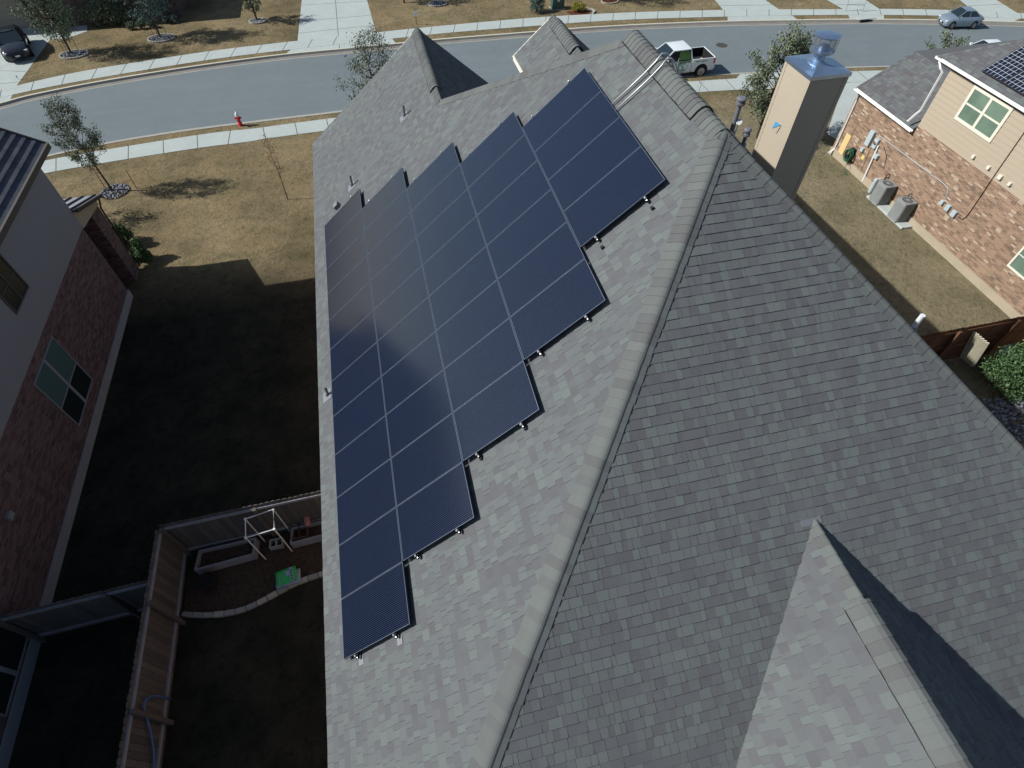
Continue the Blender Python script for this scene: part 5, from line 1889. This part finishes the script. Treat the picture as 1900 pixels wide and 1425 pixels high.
tree(G(210, 355), 3.95, 'young oak beyond the left neighbour, trunk in a round grey stone bed', crown=(0.36, 1.0), rad=1.0, trunk_r=0.04, nb=50, nl=7500, leaf=0.034, seed=3, lean=(-0.25, 0.1))
q = G(214, 356)
ring_bed((q[0], q[1]), 0.62, 'round bed of grey stones under the young oak beyond the left neighbour', stones=False)
for k, (b_, hgt, lab) in enumerate((((200, 356), 0.95, 'thin dark tree stake on the left of the young oak'), ((254, 350), 0.95, 'thin dark tree stake on the right of the young oak'))):
    t = MB()
    q = G(*b_)
    t.tube([(q[0], q[1], ZG - 0.05), (q[0], q[1], ZG + hgt)], [0.016, 0.014], 6)
    tag(t.build('tree_stake', M['bark']), lab, 'stake', 'stakes beside the young oak')
tree(G(534, 370), 2.9, 'thin bare sapling with a few rust red leaves on the lawn beside the solar house', crown=(0.42, 1.0), rad=0.32, trunk_r=0.02, nb=16, nl=330, leaf=0.028, lm='leaf_r', seed=5, clump=0.5, name='sapling', lean=(0.0, 0.0))
tree((2.15, 13.4, ZG), 4.6, 'open crowned street tree rising behind the far left roof edge', crown=(0.3, 1.0), rad=1.5, trunk_r=0.05, nb=52, nl=5600, leaf=0.042, seed=7)
tree((-12.6, 9.4, ZG), 3.3, 'small tree hidden behind the left neighbour, known by its shadow on the lawn', crown=(0.3, 1.0), rad=1.1, trunk_r=0.05, nb=34, nl=2600, leaf=0.045, seed=77)
tree((20.6, 9.0, ZG), 4.7, 'dense leafy tree standing directly behind the chimney', crown=(0.25, 1.0), rad=1.55, trunk_r=0.07, nb=60, nl=12500, leaf=0.055, seed=8)
tree((29.6, 9.1, ZG), 3.9, 'small yellowish leafy tree showing above the right neighbour roof', crown=(0.35, 1.0), rad=1.3, trunk_r=0.05, nb=30, nl=3200, leaf=0.05, seed=9)
tree((18.7, 12.4, ZG), 1.65, 'tiny bare twiggy sapling beside the pavement behind the ridge', crown=(0.3, 1.0), rad=0.35, trunk_r=0.014, nb=9, nl=60, leaf=0.03, seed=10, name='sapling')
ts = [((133, 100), 4.4, 1.7, 'dark green tree beside the driveway at the far left across the street', 8200, 'leaf', 3),
      ((298, 70), 4.2, 1.6, 'blue green tree in front of the dark brick house across the street', 7600, 'leaf_b', 3),
      ((477, 38), 2.8, 1.0, 'small tree just left of the wide driveway across the street', 2600, 'leaf', 0),
      ((750, 5), 3.4, 1.1, 'tree in a stone ring right of the wide driveway across the street', 2600, 'leaf', 0),
      ((1131, 2), 4.2, 1.5, 'tree in a red mulch ring at the top centre across the street', 4200, 'leaf', 0)]
for i, (b_, h_, r_, lab, nl_, lm_, sk) in enumerate(ts):
    tree(G(*b_), h_, lab, crown=(0.24, 1.0), rad=r_, trunk_r=0.06, nb=54, nl=nl_, leaf=0.055, lm=lm_, seed=20 + i, group='trees across the street', stakes=sk)
for (b_, r_, lab, m_, sx_) in (((138, 102), 0.62, 'stone edged ring round the tree beside the far left driveway', 'gravel', 1.3), ((300, 72), 0.62, 'stone edged ring round the blue green tree', 'gravel', 1.3), ((478, 40), 0.45, 'stone edged ring round the small tree left of the wide driveway', 'gravel', 1.2),
                           ((812, 8), 0.50, 'pale stone ring right of the wide driveway across the street', 'gravel', 1.3), ((1131, 3), 0.50, 'ring of red mulch at the top centre across the street', 'mulch', 1.2)):
    q = G(*b_)
    ring_bed((q[0], q[1]), r_, lab, True, m_, seed=int(b_[0]), sx=sx_)
# hedge and small shrubs
q = G(203, 58)
hc = hz(203, 50)
shrub((hc.x, hc.y + 0.5), (1.75, 0.8, 1.35), 'large dark clipped hedge before the dark brick house across the street', n=9000, leaf=0.06, seed=31, clumps=60, name='hedge', cat='hedge')
for i, (px, py) in enumerate(((245, 55), (262, 54), (285, 52), (312, 44), (327, 42))):
    q = G(px, py)
    shrub((q[0], q[1]), (0.34, 0.3, 0.42), ['low round shrub closest to the big dark hedge', 'second low round shrub right of the big dark hedge', 'middle low round shrub in the row right of the hedge', 'round shrub just left of the last one in the hedge row', 'last round blue green shrub in the row right of the hedge'][i], lm='leaf_b' if i > 2 else 'leaf', n=800, leaf=0.04, seed=40 + i, group='low shrubs beside the hedge')
q = G(224, 440)
q = G(236, 452)
shrub((q[0], q[1]), (0.50, 0.55, 0.85), 'glossy green shrub against the left neighbour wall, the one nearer the street', lm='leaf_g', n=4200, leaf=0.045, seed=51, group='shrubs at the left neighbour wall')
q = G(262, 486)
shrub((q[0], q[1]), (0.52, 0.46, 0.85), 'glossy green shrub against the left neighbour wall, nearer the camera at the shadow edge', lm='leaf_g', n=4200, leaf=0.045, seed=52, group='shrubs at the left neighbour wall')
q = G(995, 24)
shrub((q[0] + 0.1, q[1] + 0.2), (0.72, 0.6, 0.95), 'round blue grey shrub beside the dark utility box', lm='leaf_b', n=3200, leaf=0.04, seed=53)
q = G(1073, 22)
shrub((q[0], q[1]), (0.52, 0.45, 0.62), 'yellow green shrub right of the dark utility box', lm='leaf_y', n=1700, leaf=0.04, seed=54)
q = G(1088, 24)
rb = MB()
for k in range(9):
    a_ = math.radians(-60 + k * 22)
    p0 = Vector((q[0] + 0.05 + 0.55 * math.cos(a_), q[1] + 0.1 + 0.5 * math.sin(a_), ZG + 0.05))
    a2 = math.radians(-60 + (k + 1) * 22 - 2)
    p1 = Vector((q[0] + 0.05 + 0.55 * math.cos(a2), q[1] + 0.1 + 0.5 * math.sin(a2), ZG + 0.05))
    rb.beam(p0, p1, 0.10, 0.12, col=0.7)
tag(rb.build('stone_edging', M['stone']), 'curved row of pale edging stones round the yellow green shrub', 'stone edging')
m_ = MB()
area(m_, [(1050, 22), (1062, 30), (1090, 28), (1094, 22), (1075, 16)], ZG + 0.012)
tag(m_.build('mulch_bed', M['mulch']), kind='structure')
t = MB()
q = G(1034, 16)
t.box((q[0] - 0.42, q[1] - 0.25, ZG + 0.05), (q[0] + 0.42, q[1] + 0.35, ZG + 0.75))
t.box((q[0] - 0.5, q[1] - 0.32, ZG), (q[0] + 0.5, q[1] + 0.42, ZG + 0.05), 1)
t.box((q[0] - 0.08, q[1] - 0.262, ZG + 0.5), (q[0] + 0.08, q[1] - 0.251, ZG + 0.6), 2)
tag(t.build('utility_box', [M['util'], M['curb'], M['white']], bevel=0.02), 'dark green utility box with a small white label between two shrubs', 'utility box')
# big evergreen at the right edge
shrub((20.75, -7.45), (1.0, 0.95, 1.65), 'bright green bushy shrub behind the brown fence at the right edge', lm='leaf_g', n=9000, leaf=0.045, seed=61, clumps=60)
rk = MB()
rnd = random.Random(77)
for k in range(500):
    p_ = Vector((rnd.uniform(19.5, 21.5), rnd.uniform(-9.4, -7.8), ZG + 0.03))
    s_ = rnd.uniform(0.02, 0.06)
    rk.box(p_ - Vector((s_, s_, s_ * 0.6)), p_ + Vector((s_, s_, s_ * 0.6)), 0, rnd.random(), rot=Euler((rnd.random() * 3, rnd.random() * 3, 0)).to_matrix())
tag(rk.build('gravel', M['gravel']), kind='stuff', cat='gravel', label='loose pale gravel under the bright green shrub at the right edge')

# leaning bleached boards by the right fence
lb = empty('board_stack', (20.3, -6.4, ZG), 'sun bleached ribbed boards leaning on the brown fence at the right edge', 'boards')
bl0, bl1 = hz(1782, 662, ZG + 0.25), hz(1806, 681, ZG + 0.25)
tl0, tl1 = hz(1807, 614, ZG + 1.45), hz(1835, 638, ZG + 1.45)
for k in range(6):
    t = MB()
    f0, f1 = k / 6, (k + 0.9) / 6
    a_, b_ = bl0.lerp(bl1, (f0 + f1) / 2), tl0.lerp(tl1, (f0 + f1) / 2)
    wdt = (tl1 - tl0).length / 6 * 0.95
    t.beam(a_, b_, wdt, 0.03 + 0.01 * (k % 2), up=(-0.7, -0.5, 0.5))
    t.build('board', M['woodlight'], lb)
gc = MB()
q = hz(1885, 655, ZG + 0.8)
gc.lathe((q.x, q.y, ZG), [(0.34, 0.0), (0.38, 0.3), (0.38, 0.75), (0.30, 0.92), (0.12, 0.98), (0.03, 0.99)], 20)
tag(gc.build('covered_grill', M['glass_d'], smooth=True), 'dark glossy covered grill behind the bright green shrub at the right edge', 'grill')

# ------------------------------------------------------------------ street furniture
hq = G(447, 233)
hyd = empty('fire_hydrant', hq, 'red fire hydrant with a silver white bonnet on the grass strip', 'fire hydrant')
t = MB()
t.lathe(hq, [(0.12, 0.0), (0.12, 0.04), (0.075, 0.05), (0.075, 0.10), (0.11, 0.11), (0.11, 0.14), (0.085, 0.15), (0.08, 0.45), (0.10, 0.47), (0.10, 0.50)], 18)
t.build('barrel', M['red'], hyd)
t = MB()
t.lathe(hq, [(0.105, 0.501), (0.11, 0.53), (0.095, 0.60), (0.06, 0.67), (0.03, 0.69), (0.028, 0.75)], 18)
t.build('bonnet', M['hwhite'], hyd)
for sx_, ln_, mm in ((1, 0.15, 'red'), (-1, 0.15, 'red')):
    t = MB()
    t.lathe((hq[0], hq[1], ZG + 0.40), [(0.045, 0.05), (0.045, ln_ - 0.02), (0.055, ln_ - 0.02), (0.055, ln_), (0.02, ln_ + 0.02)], 12, ax=(sx_, 0, 0))
    t.build('outlet', M[mm], hyd)
t = MB()
t.lathe((hq[0], hq[1], ZG + 0.36), [(0.06, 0.05), (0.06, 0.13), (0.07, 0.13), (0.07, 0.16), (0.02, 0.18)], 12, ax=(0, -1, 0))
t.build('outlet', M['red'], hyd)

sg = G(773, 46)
ys = empty('yard_sign', sg, 'small white yard sign on a thin brown post across the street', 'sign')
t = MB()
t.tube([(sg[0], sg[1], ZG - 0.03), (sg[0], sg[1], ZG + 1.0)], 0.02, 6)
t.build('post', M['bark'], ys)
t = MB()
t.box((sg[0] - 0.11, sg[1] - 0.035, ZG + 0.52), (sg[0] + 0.11, sg[1] - 0.021, ZG + 0.80))
t.build('sign_board', M['white'], ys)
mh = MB()
q = hz(1339, 84, RZ)
mh.lathe((q.x, q.y, RZ + 0.004), [(0.36, 0), (0.36, 0.006), (0.31, 0.010), (0.30, 0.006)], 28)
tag(mh.build('manhole_cover', M['iron']), 'round iron manhole cover in the street behind the pickup', 'manhole cover')
dr = MB()
q = nearest_on(far, hz(1610, 37))
dr.box((q.x - 0.55, q.y - 0.12, RZ + 0.02), (q.x + 0.55, q.y - 0.03, ZG + 0.005))
dr.box((q.x - 0.65, q.y - 0.035, ZG + 0.017), (q.x + 0.65, q.y + 0.30, ZG + 0.05), 1)
tag(dr.build('storm_drain', [M['ventdark'], M['concrete']]), 'storm drain inlet in the far kerb left of the silver blue sedan', 'storm drain')
# free standing metal frame at the driveway
fs_ = empty('metal_frame', G(1584, 20), 'thin grey metal frame standing at the edge of the driveway at the top right', 'metal frame')
fa_, fb_ = hz(1569, 21), hz(1600, 22)
t = MB()
up2 = Vector((0, 0.2, 1.0))
fb2, fa2 = fb_ + up2 * 1.0 + Vector((0.05, 0, 0)), fa_ + up2 * 1.0
t.tube([fa_, fa2], 0.02, 6)
t.tube([fb_, fb2], 0.02, 6)
t.build('uprights', M['woodgrey'], fs_)
t = MB()
t.tube([fa_.lerp(fa2, 0.38), fb_.lerp(fb2, 0.38)], 0.018, 6)
t.tube([fa_.lerp(fa2, 0.8), fb_.lerp(fb2, 0.8)], 0.018, 6)
t.tube([fa_, fb_], 0.015, 6)
t.build('crossbars', M['woodgrey'], fs_)
for k, (px, py) in enumerate(((60, 115), (33, 147))):
    q = G(px + 1, py)
    t = MB()
    t.tube([(q[0], q[1], ZG), (q[0], q[1], ZG + 0.16)], 0.012, 6)
    t.lathe((q[0], q[1], ZG + 0.16), [(0.01, 0.03), (0.05, 0.0), (0.03, -0.02)], 12)
    tag(t.build('path_light', M['darktrim']), ['small black path light beside the far left driveway, nearer the black car', 'small black path light at the corner of the far left driveway and pavement'][k], 'path light', 'path lights by the far left driveway')


# ------------------------------------------------------------------ vehicles
def body_loft(mb, st, mi=0):
    """st: stations (x, zb, zt, hw, crown) from nose to tail"""
    rings = []
    for (x, zb, zt, hw, cr) in st:
        half = [(hw * 0.86, zb), (hw * 0.98, zb + 0.10), (hw, zb + (zt - zb) * 0.45), (hw * 0.985, zb + (zt - zb) * 0.72), (hw * 0.93, zt - 0.035), (hw * 0.84, zt), (hw * 0.4, zt + cr)]
        ring = [(x, -y, z) for y, z in half] + [(x, 0, zt + cr * 1.15)] + [(x, y, z) for y, z in reversed(half)]
        rings.append(ring)
    n = len(rings[0])
    vs = [v for r_ in rings for v in r_]
    fs = []
    for i in range(len(rings) - 1):
        for k in range(n - 1):
            fs.append((i * n + k, i * n + k + 1, (i + 1) * n + k + 1, (i + 1) * n + k))
        fs.append((i * n + n - 1, i * n, (i + 1) * n, (i + 1) * n + n - 1))
    fs.append(tuple(reversed(range(n))))
    fs.append(tuple((len(rings) - 1) * n + k for k in range(n)))
    mb.add(vs, fs, mi)


def wheels(root, xs, hw, r_, wdt=0.22):
    for x in xs:
        for sg_ in (-1, 1):
            wr = bpy.data.objects.new('wheel', None)
            wr.location = (x, sg_ * (hw - 0.09), r_)
            COL.objects.link(wr)
            wr.parent = root
            t_ = MB()
            t_.lathe((0, 0, 0), [(r_ * 0.62, -wdt / 2), (r_ * 0.95, -wdt / 2), (r_, -wdt / 2 + 0.03), (r_, wdt / 2 - 0.03), (r_ * 0.95, wdt / 2), (r_ * 0.62, wdt / 2)], 28, ax=(0, 1, 0))
            t_.build('tyre', M['rubber'], wr, local=True)
            t_ = MB()
            t_.lathe((0, sg_ * (wdt / 2 + 0.002), 0), [(r_ * 0.62, -0.01), (r_ * 0.62, 0.008), (r_ * 0.55, 0.0)], 24, ax=(0, sg_, 0))
            for k in range(5):
                a_ = k * 2 * math.pi / 5
                t_.beam((0, sg_ * (wdt / 2 + 0.012), 0), (math.cos(a_) * r_ * 0.58, sg_ * (wdt / 2 + 0.012), math.sin(a_) * r_ * 0.58), 0.06, 0.02, up=(0, 1, 0))
            t_.build('rim', M['rim'], wr, local=True)
            a2 = MB()
            pts = []
            for k in range(13):
                an = math.pi * k / 12
                pts.append((x + math.cos(an) * (r_ * 1.18), sg_ * (hw + 0.004), r_ + math.sin(an) * r_ * 1.18))
            cen = (x, sg_ * (hw + 0.004), r_ * 0.75)
            a2.add([cen] + pts + [(p_[0], p_[1] - sg_ * 0.03, p_[2]) for p_ in pts], [(0, k + 1, k + 2) for k in range(12)] + [(k + 1, 14 + k, 15 + k, k + 2) for k in range(12)])
            a2.build('wheel_arch', M['rubber'], root, local=True)
            for ch in kids(wr):
                ch.location.y += sg_ * 0.03


def greenhouse(root, bot, top, paint, roof_th=0.03, pillars=()):
    """bot/top: lists of (x, hw, z) nose->tail, 4 corners each side are joined"""
    g_ = MB()
    (x0, w0, z0), (x1, w1, z1) = bot
    (x2, w2, z2), (x3, w3, z3) = top
    vs = [(x0, -w0, z0), (x1, -w1, z1), (x1, w1, z1), (x0, w0, z0), (x2, -w2, z2), (x3, -w3, z3), (x3, w3, z3), (x2, w2, z2)]
    g_.add(vs, [(0, 1, 5, 4), (1, 2, 6, 5), (2, 3, 7, 6), (3, 0, 4, 7), (4, 5, 6, 7)])
    g_.build('windows', M['carglass'], root, local=True)
    r_ = MB()
    xm = (x2 + x3) / 2
    vs = []
    grid = 6
    for i in range(grid + 1):
        for j in range(grid + 1):
            u, v = i / grid, j / grid
            x = x2 + (x3 - x2) * u + (0.02 if i == grid else (-0.02 if i == 0 else 0)) * (1 if x3 > x2 else -1)
            w_ = (w2 + (w3 - w2) * u + 0.015)
            b_ = math.sin(math.pi * u) * 0.5 + 0.5
            z = z2 + (z3 - z2) * u + 0.05 * (1 - (2 * v - 1) ** 4) * b_ + 0.004
            vs.append((x, w_ * (2 * v - 1), z))
    m_ = grid + 1
    r_.add(vs, [(i * m_ + j, (i + 1) * m_ + j, (i + 1) * m_ + j + 1, i * m_ + j + 1) for i in range(grid) for j in range(grid)])
    r_.build('roof_panel', M[paint], root, smooth=True, local=True)
    p_ = MB()
    for a_, b_ in ((0, 4), (1, 5), (2, 6), (3, 7)):
        A_, B_ = g_.v[a_], g_.v[b_]
        p_.beam(A_, B_, 0.075, 0.05, up=(0, 1, 0))
    for t_ in pillars:
        for s_ in (-1, 1):
            bx_, tx_ = x0 + (x1 - x0) * t_, x2 + (x3 - x2) * t_
            p_.beam((bx_, s_ * (w0 + (w1 - w0) * t_ + 0.003), z0), (tx_, s_ * (w2 + (w3 - w2) * t_ + 0.003), z2), 0.06, 0.02, up=(0, 1, 0))
    for s_ in (-1, 1):
        p_.beam((x2, s_ * w2, z2), (x3, s_ * w3, z3), 0.06, 0.05)
    p_.build('pillars', M[paint], root, local=True)


def car(loc, rz, sc, paint, label, cat='car', wb=2.7):
    root = empty('car', loc, label, cat, rz=rz, sc=sc)
    b_ = MB()
    st = [(2.30, 0.32, 0.58, 0.62, 0.01), (2.22, 0.22, 0.68, 0.78, 0.02), (1.9, 0.18, 0.80, 0.86, 0.04), (1.3, 0.17, 0.90, 0.89, 0.04), (0.75, 0.17, 0.97, 0.90, 0.03), (0, 0.17, 0.98, 0.90, 0.02), (-1.0, 0.17, 0.99, 0.90, 0.02),
          (-1.7, 0.18, 1.00, 0.89, 0.03), (-2.1, 0.22, 0.98, 0.85, 0.03), (-2.25, 0.30, 0.86, 0.76, 0.02), (-2.30, 0.36, 0.62, 0.70, 0.0)]
    body_loft(b_, st)
    bo = b_.build('body', M[paint], root, smooth=True, local=True)
    greenhouse(root, ((1.05, 0.78, 0.97), (-1.75, 0.76, 1.0)), ((0.25, 0.60, 1.42), (-0.95, 0.58, 1.42)), paint, pillars=(0.5,))
    wheels(root, (1.38, -1.36), 0.90, 0.33)
    for s_ in (-1, 1):
        t_ = MB()
        t_.box((2.02, s_ * 0.56, 0.60), (2.24, s_ * 0.80, 0.71))
        t_.build('headlight', M['lamp_w'], root, local=True, bevel=0.03)
        t_ = MB()
        t_.box((-2.10, s_ * 0.56, 0.74), (-2.29, s_ * 0.82, 0.88))
        t_.build('tail_light', M['lamp_r'], root, local=True, bevel=0.03)
        t_ = MB()
        t_.box((0.75, s_ * 0.90, 0.98), (0.92, s_ * 1.04, 1.10))
        t_.build('mirror', M[paint], root, local=True, bevel=0.02)
    t_ = MB()
    t_.box((2.20, -0.42, 0.34), (2.315, 0.42, 0.50))
    t_.build('grille', M['rubber'], root, local=True)
    t_ = MB()
    t_.box((2.312, -0.15, 0.40), (2.325, 0.15, 0.49))
    t_.build('licence_plate', M['white'], root, local=True)
    return root


p0, p1 = hz(1764.8, 54, RZ), hz(1805, 53.5, RZ)
mid = (p0 + p1) / 2
dirv = (p0 - p1)
ang = math.atan2(dirv.y, dirv.x)
sc_x = dirv.length / 2.74
car((mid.x - 0.02 * dirv.y, mid.y + 0.52, RZ + 0.004), ang, (sc_x, 0.66, 0.70), 'paint_s', 'silver blue sedan parked along the far kerb at the top right')
cw = hz(1838, 80, ZG + 0.9)
car((cw.x, cw.y, RZ + 0.004), math.radians(172), (0.72, 0.72, 0.72), 'paint_w', 'white car half hidden behind the right neighbour roof')
car((-19.0, 28.9, ZG + 0.02), math.radians(-70), (0.80, 0.80, 0.85), 'paint_k', 'black car parked on the far left driveway')

# pickup
s = 0.75
tk = empty('pickup_truck', (19.30, 17.0, RZ + 0.004), 'white crew cab pickup with green sun logo parked at the near kerb behind the ridge', 'pickup truck', rz=math.pi, sc=(0.86, 0.84, 0.88))
b_ = MB()
st = [(2.62, 0.50, 0.85, 0.72, 0.02), (2.55, 0.40, 1.00, 0.88, 0.03), (2.2, 0.34, 1.08, 0.93, 0.05), (1.4, 0.34, 1.13, 0.94, 0.05), (1.05, 0.34, 1.14, 0.94, 0.03), (0.2, 0.34, 1.15, 0.94, 0.0), (-0.95, 0.34, 1.16, 0.94, 0.0)]
body_loft(b_, st)
b_.build('body', M['paint_w'], tk, smooth=False, local=True)
bd_ = MB()
bd_.box((-0.98, -0.94, 0.42), (-2.62, -0.87, 1.18))
bd_.box((-0.98, 0.87, 0.42), (-2.62, 0.94, 1.18))
bd_.box((-0.97, -0.869, 0.62), (-1.03, 0.869, 1.20))
bd_.box((-2.56, -0.869, 0.62), (-2.63, 0.869, 1.19))
bed_o = bd_.build('bed', M['paint_w'], tk, local=True, bevel=0.015)
bd_ = MB()
bd_.box((-1.031, -0.868, 0.60), (-2.559, 0.868, 0.66))
bd_.box((-1.031, -0.868, 0.661), (-2.559, -0.85, 1.165))
bd_.box((-1.031, 0.85, 0.661), (-2.559, 0.868, 1.165))
bd_.box((-1.031, -0.849, 0.661), (-1.05, 0.849, 1.165))
bd_.box((-2.54, -0.849, 0.661), (-2.558, 0.849, 1.165))
bd_.build('bed_liner', M['rubber'], bed_o, local=True)
bd_ = MB()
for k in range(3):
    bd_.beam((-1.25, -0.4 + k * 0.35, 0.72), (-2.3, -0.2 + k * 0.25, 0.72 + 0.05 * k), 0.14, 0.05)
tag(bd_.build('lumber', M['woodlight'], bed_o, local=True))
greenhouse(tk, ((1.15, 0.88, 1.14), (-0.93, 0.87, 1.15)), ((0.42, 0.70, 1.72), (-0.80, 0.70, 1.74)), 'paint_w', pillars=(0.52,))
wheels(tk, (1.78, -1.72), 0.94, 0.40, 0.26)
bmp = MB()
bmp.box((-2.64, -0.86, 0.48), (-2.76, 0.86, 0.64))
bmp.build('rear_bumper', M['galv'], tk, local=True, bevel=0.02)
for s_ in (-1, 1):
    t_ = MB()
    t_.box((-2.50, s_ * 0.875, 0.82), (-2.645, s_ * 0.952, 1.14))
    t_.build('tail_light', M['lamp_r'], tk, local=True, bevel=0.015)
    t_ = MB()
    t_.box((2.35, s_ * 0.62, 0.82), (2.60, s_ * 0.93, 0.98))
    t_.build('headlight', M['lamp_w'], tk, local=True, bevel=0.02)
    t_ = MB()
    t_.box((0.85, s_ * 0.95, 1.14), (1.02, s_ * 1.16, 1.34))
    t_.build('mirror', M['paint_w'], tk, local=True, bevel=0.03)
# logo on the near (local +y is away from the kerb after the half turn, so local +y faces the camera)
lg = MB()
SY_ = 0.9475
cxl, czl = -0.28, 0.80
for a0, a1, rr_ in ((40, 330, 0.25),):
    for k in range(28):
        t0 = math.radians(a0 + (a1 - a0) * k / 28)
        t1 = math.radians(a0 + (a1 - a0) * (k + 1) / 28)
        q4 = []
        for (tt, rad_) in ((t0, rr_ - 0.028), (t0, rr_ + 0.028), (t1, rr_ + 0.028), (t1, rr_ - 0.028)):
            q4.append((cxl - rad_ * math.cos(tt), SY_, czl + rad_ * math.sin(tt)))
        lg.poly(q4)
for k in range(9):
    tt = math.radians(150 + k * 27)
    lg.lathe((cxl - 0.35 * math.cos(tt), SY_ - 0.002, czl + 0.35 * math.sin(tt)), [(0.038, 0), (0.038, 0.004)], 8, ax=(0, 1, 0))
# S stroke
spts = []
for k in range(17):
    u = k / 16
    an = math.radians(60 + 210 * (u * 2)) if u < 0.5 else math.radians(90 - 210 * ((u - 0.5) * 2))
    if u < 0.5:
        spts.append((cxl - 0.085 * math.cos(an), SY_ + 0.001, czl + 0.075 + 0.075 * math.sin(an)))
    else:
        spts.append((cxl - 0.085 * math.cos(an), SY_ + 0.001, czl - 0.075 + 0.075 * math.sin(an)))
lg.tube(spts, 0.026, 4)
lg.build('sun_logo', M['logo_g'], tk, local=True)
wg = MB()
wy = 0.905
wg.add([(0.02, 0.885, 1.20), (-0.80, 0.875, 1.20), (-0.74, 0.735, 1.66), (0.0, 0.745, 1.66)], [(0, 1, 2, 3)])
wg.add([(0.0, 0.9478, 1.12), (-0.86, 0.9478, 1.13), (-0.80, 0.9478, 1.02), (-0.40, 0.9478, 1.06), (-0.02, 0.9478, 1.01)], [(0, 1, 2, 3, 4)])
wg.build('green_window_film', M['wrap_g'], tk, local=True)
wg = MB()
for k in range(6):
    wg.box((-1.25 - k * 0.14, 0.9405, 0.98 + 0.02 * (k % 3)), (-1.35 - k * 0.14, 0.944, 1.07))
wg.build('bedside_lettering', M['logo_g'], tk, local=True)

# ------------------------------------------------------------------ house across the street, top left
fh = empty('house', (-15, 37, ZG), 'dark brick house across the street at the top left with a tan garage door', 'house')
b_ = MB()
b_.box((-27, 33.15, ZG), (-9.9, 45, ZG + 2.7))
b_.box((-16.9, 32.6, ZG), (-9.9, 33.15, ZG + 2.7))
b_.build('wall', M['brick_f'], fh)
b_ = MB()
b_.box((-21.6, 33.06, ZG + 0.02), (-19.15, 33.14, ZG + 2.0))
for k in range(4):
    b_.box((-21.6, 33.04, ZG + 0.05 + k * 0.5), (-19.15, 33.055, ZG + 0.48 + k * 0.5))
b_.build('garage_door', M['garage'], fh)
b_ = MB()
b_.box((-18.1, 33.05, ZG), (-17.3, 33.14, ZG + 1.9))
b_.build('door', M['darktrim'], fh)
rr = MB()
e_ = [Vector((-27.5, 32.2, ZG + 2.7)), Vector((-9.4, 32.2, ZG + 2.7)), Vector((-9.4, 45.5, ZG + 2.7)), Vector((-27.5, 45.5, ZG + 2.7))]
pk_a, pk_b = Vector((-21, 38.8, ZG + 6)), Vector((-16, 38.8, ZG + 6))
rr.poly([e_[0], e_[1], pk_b, pk_a])
rr.poly([e_[1], e_[2], pk_b])
rr.poly([e_[2], e_[3], pk_a, pk_b])
rr.poly([e_[3], e_[0], pk_a])
rr.poly([e_[3], e_[2], e_[1], e_[0]])
rr.build('roof', M['shingle2'], fh)
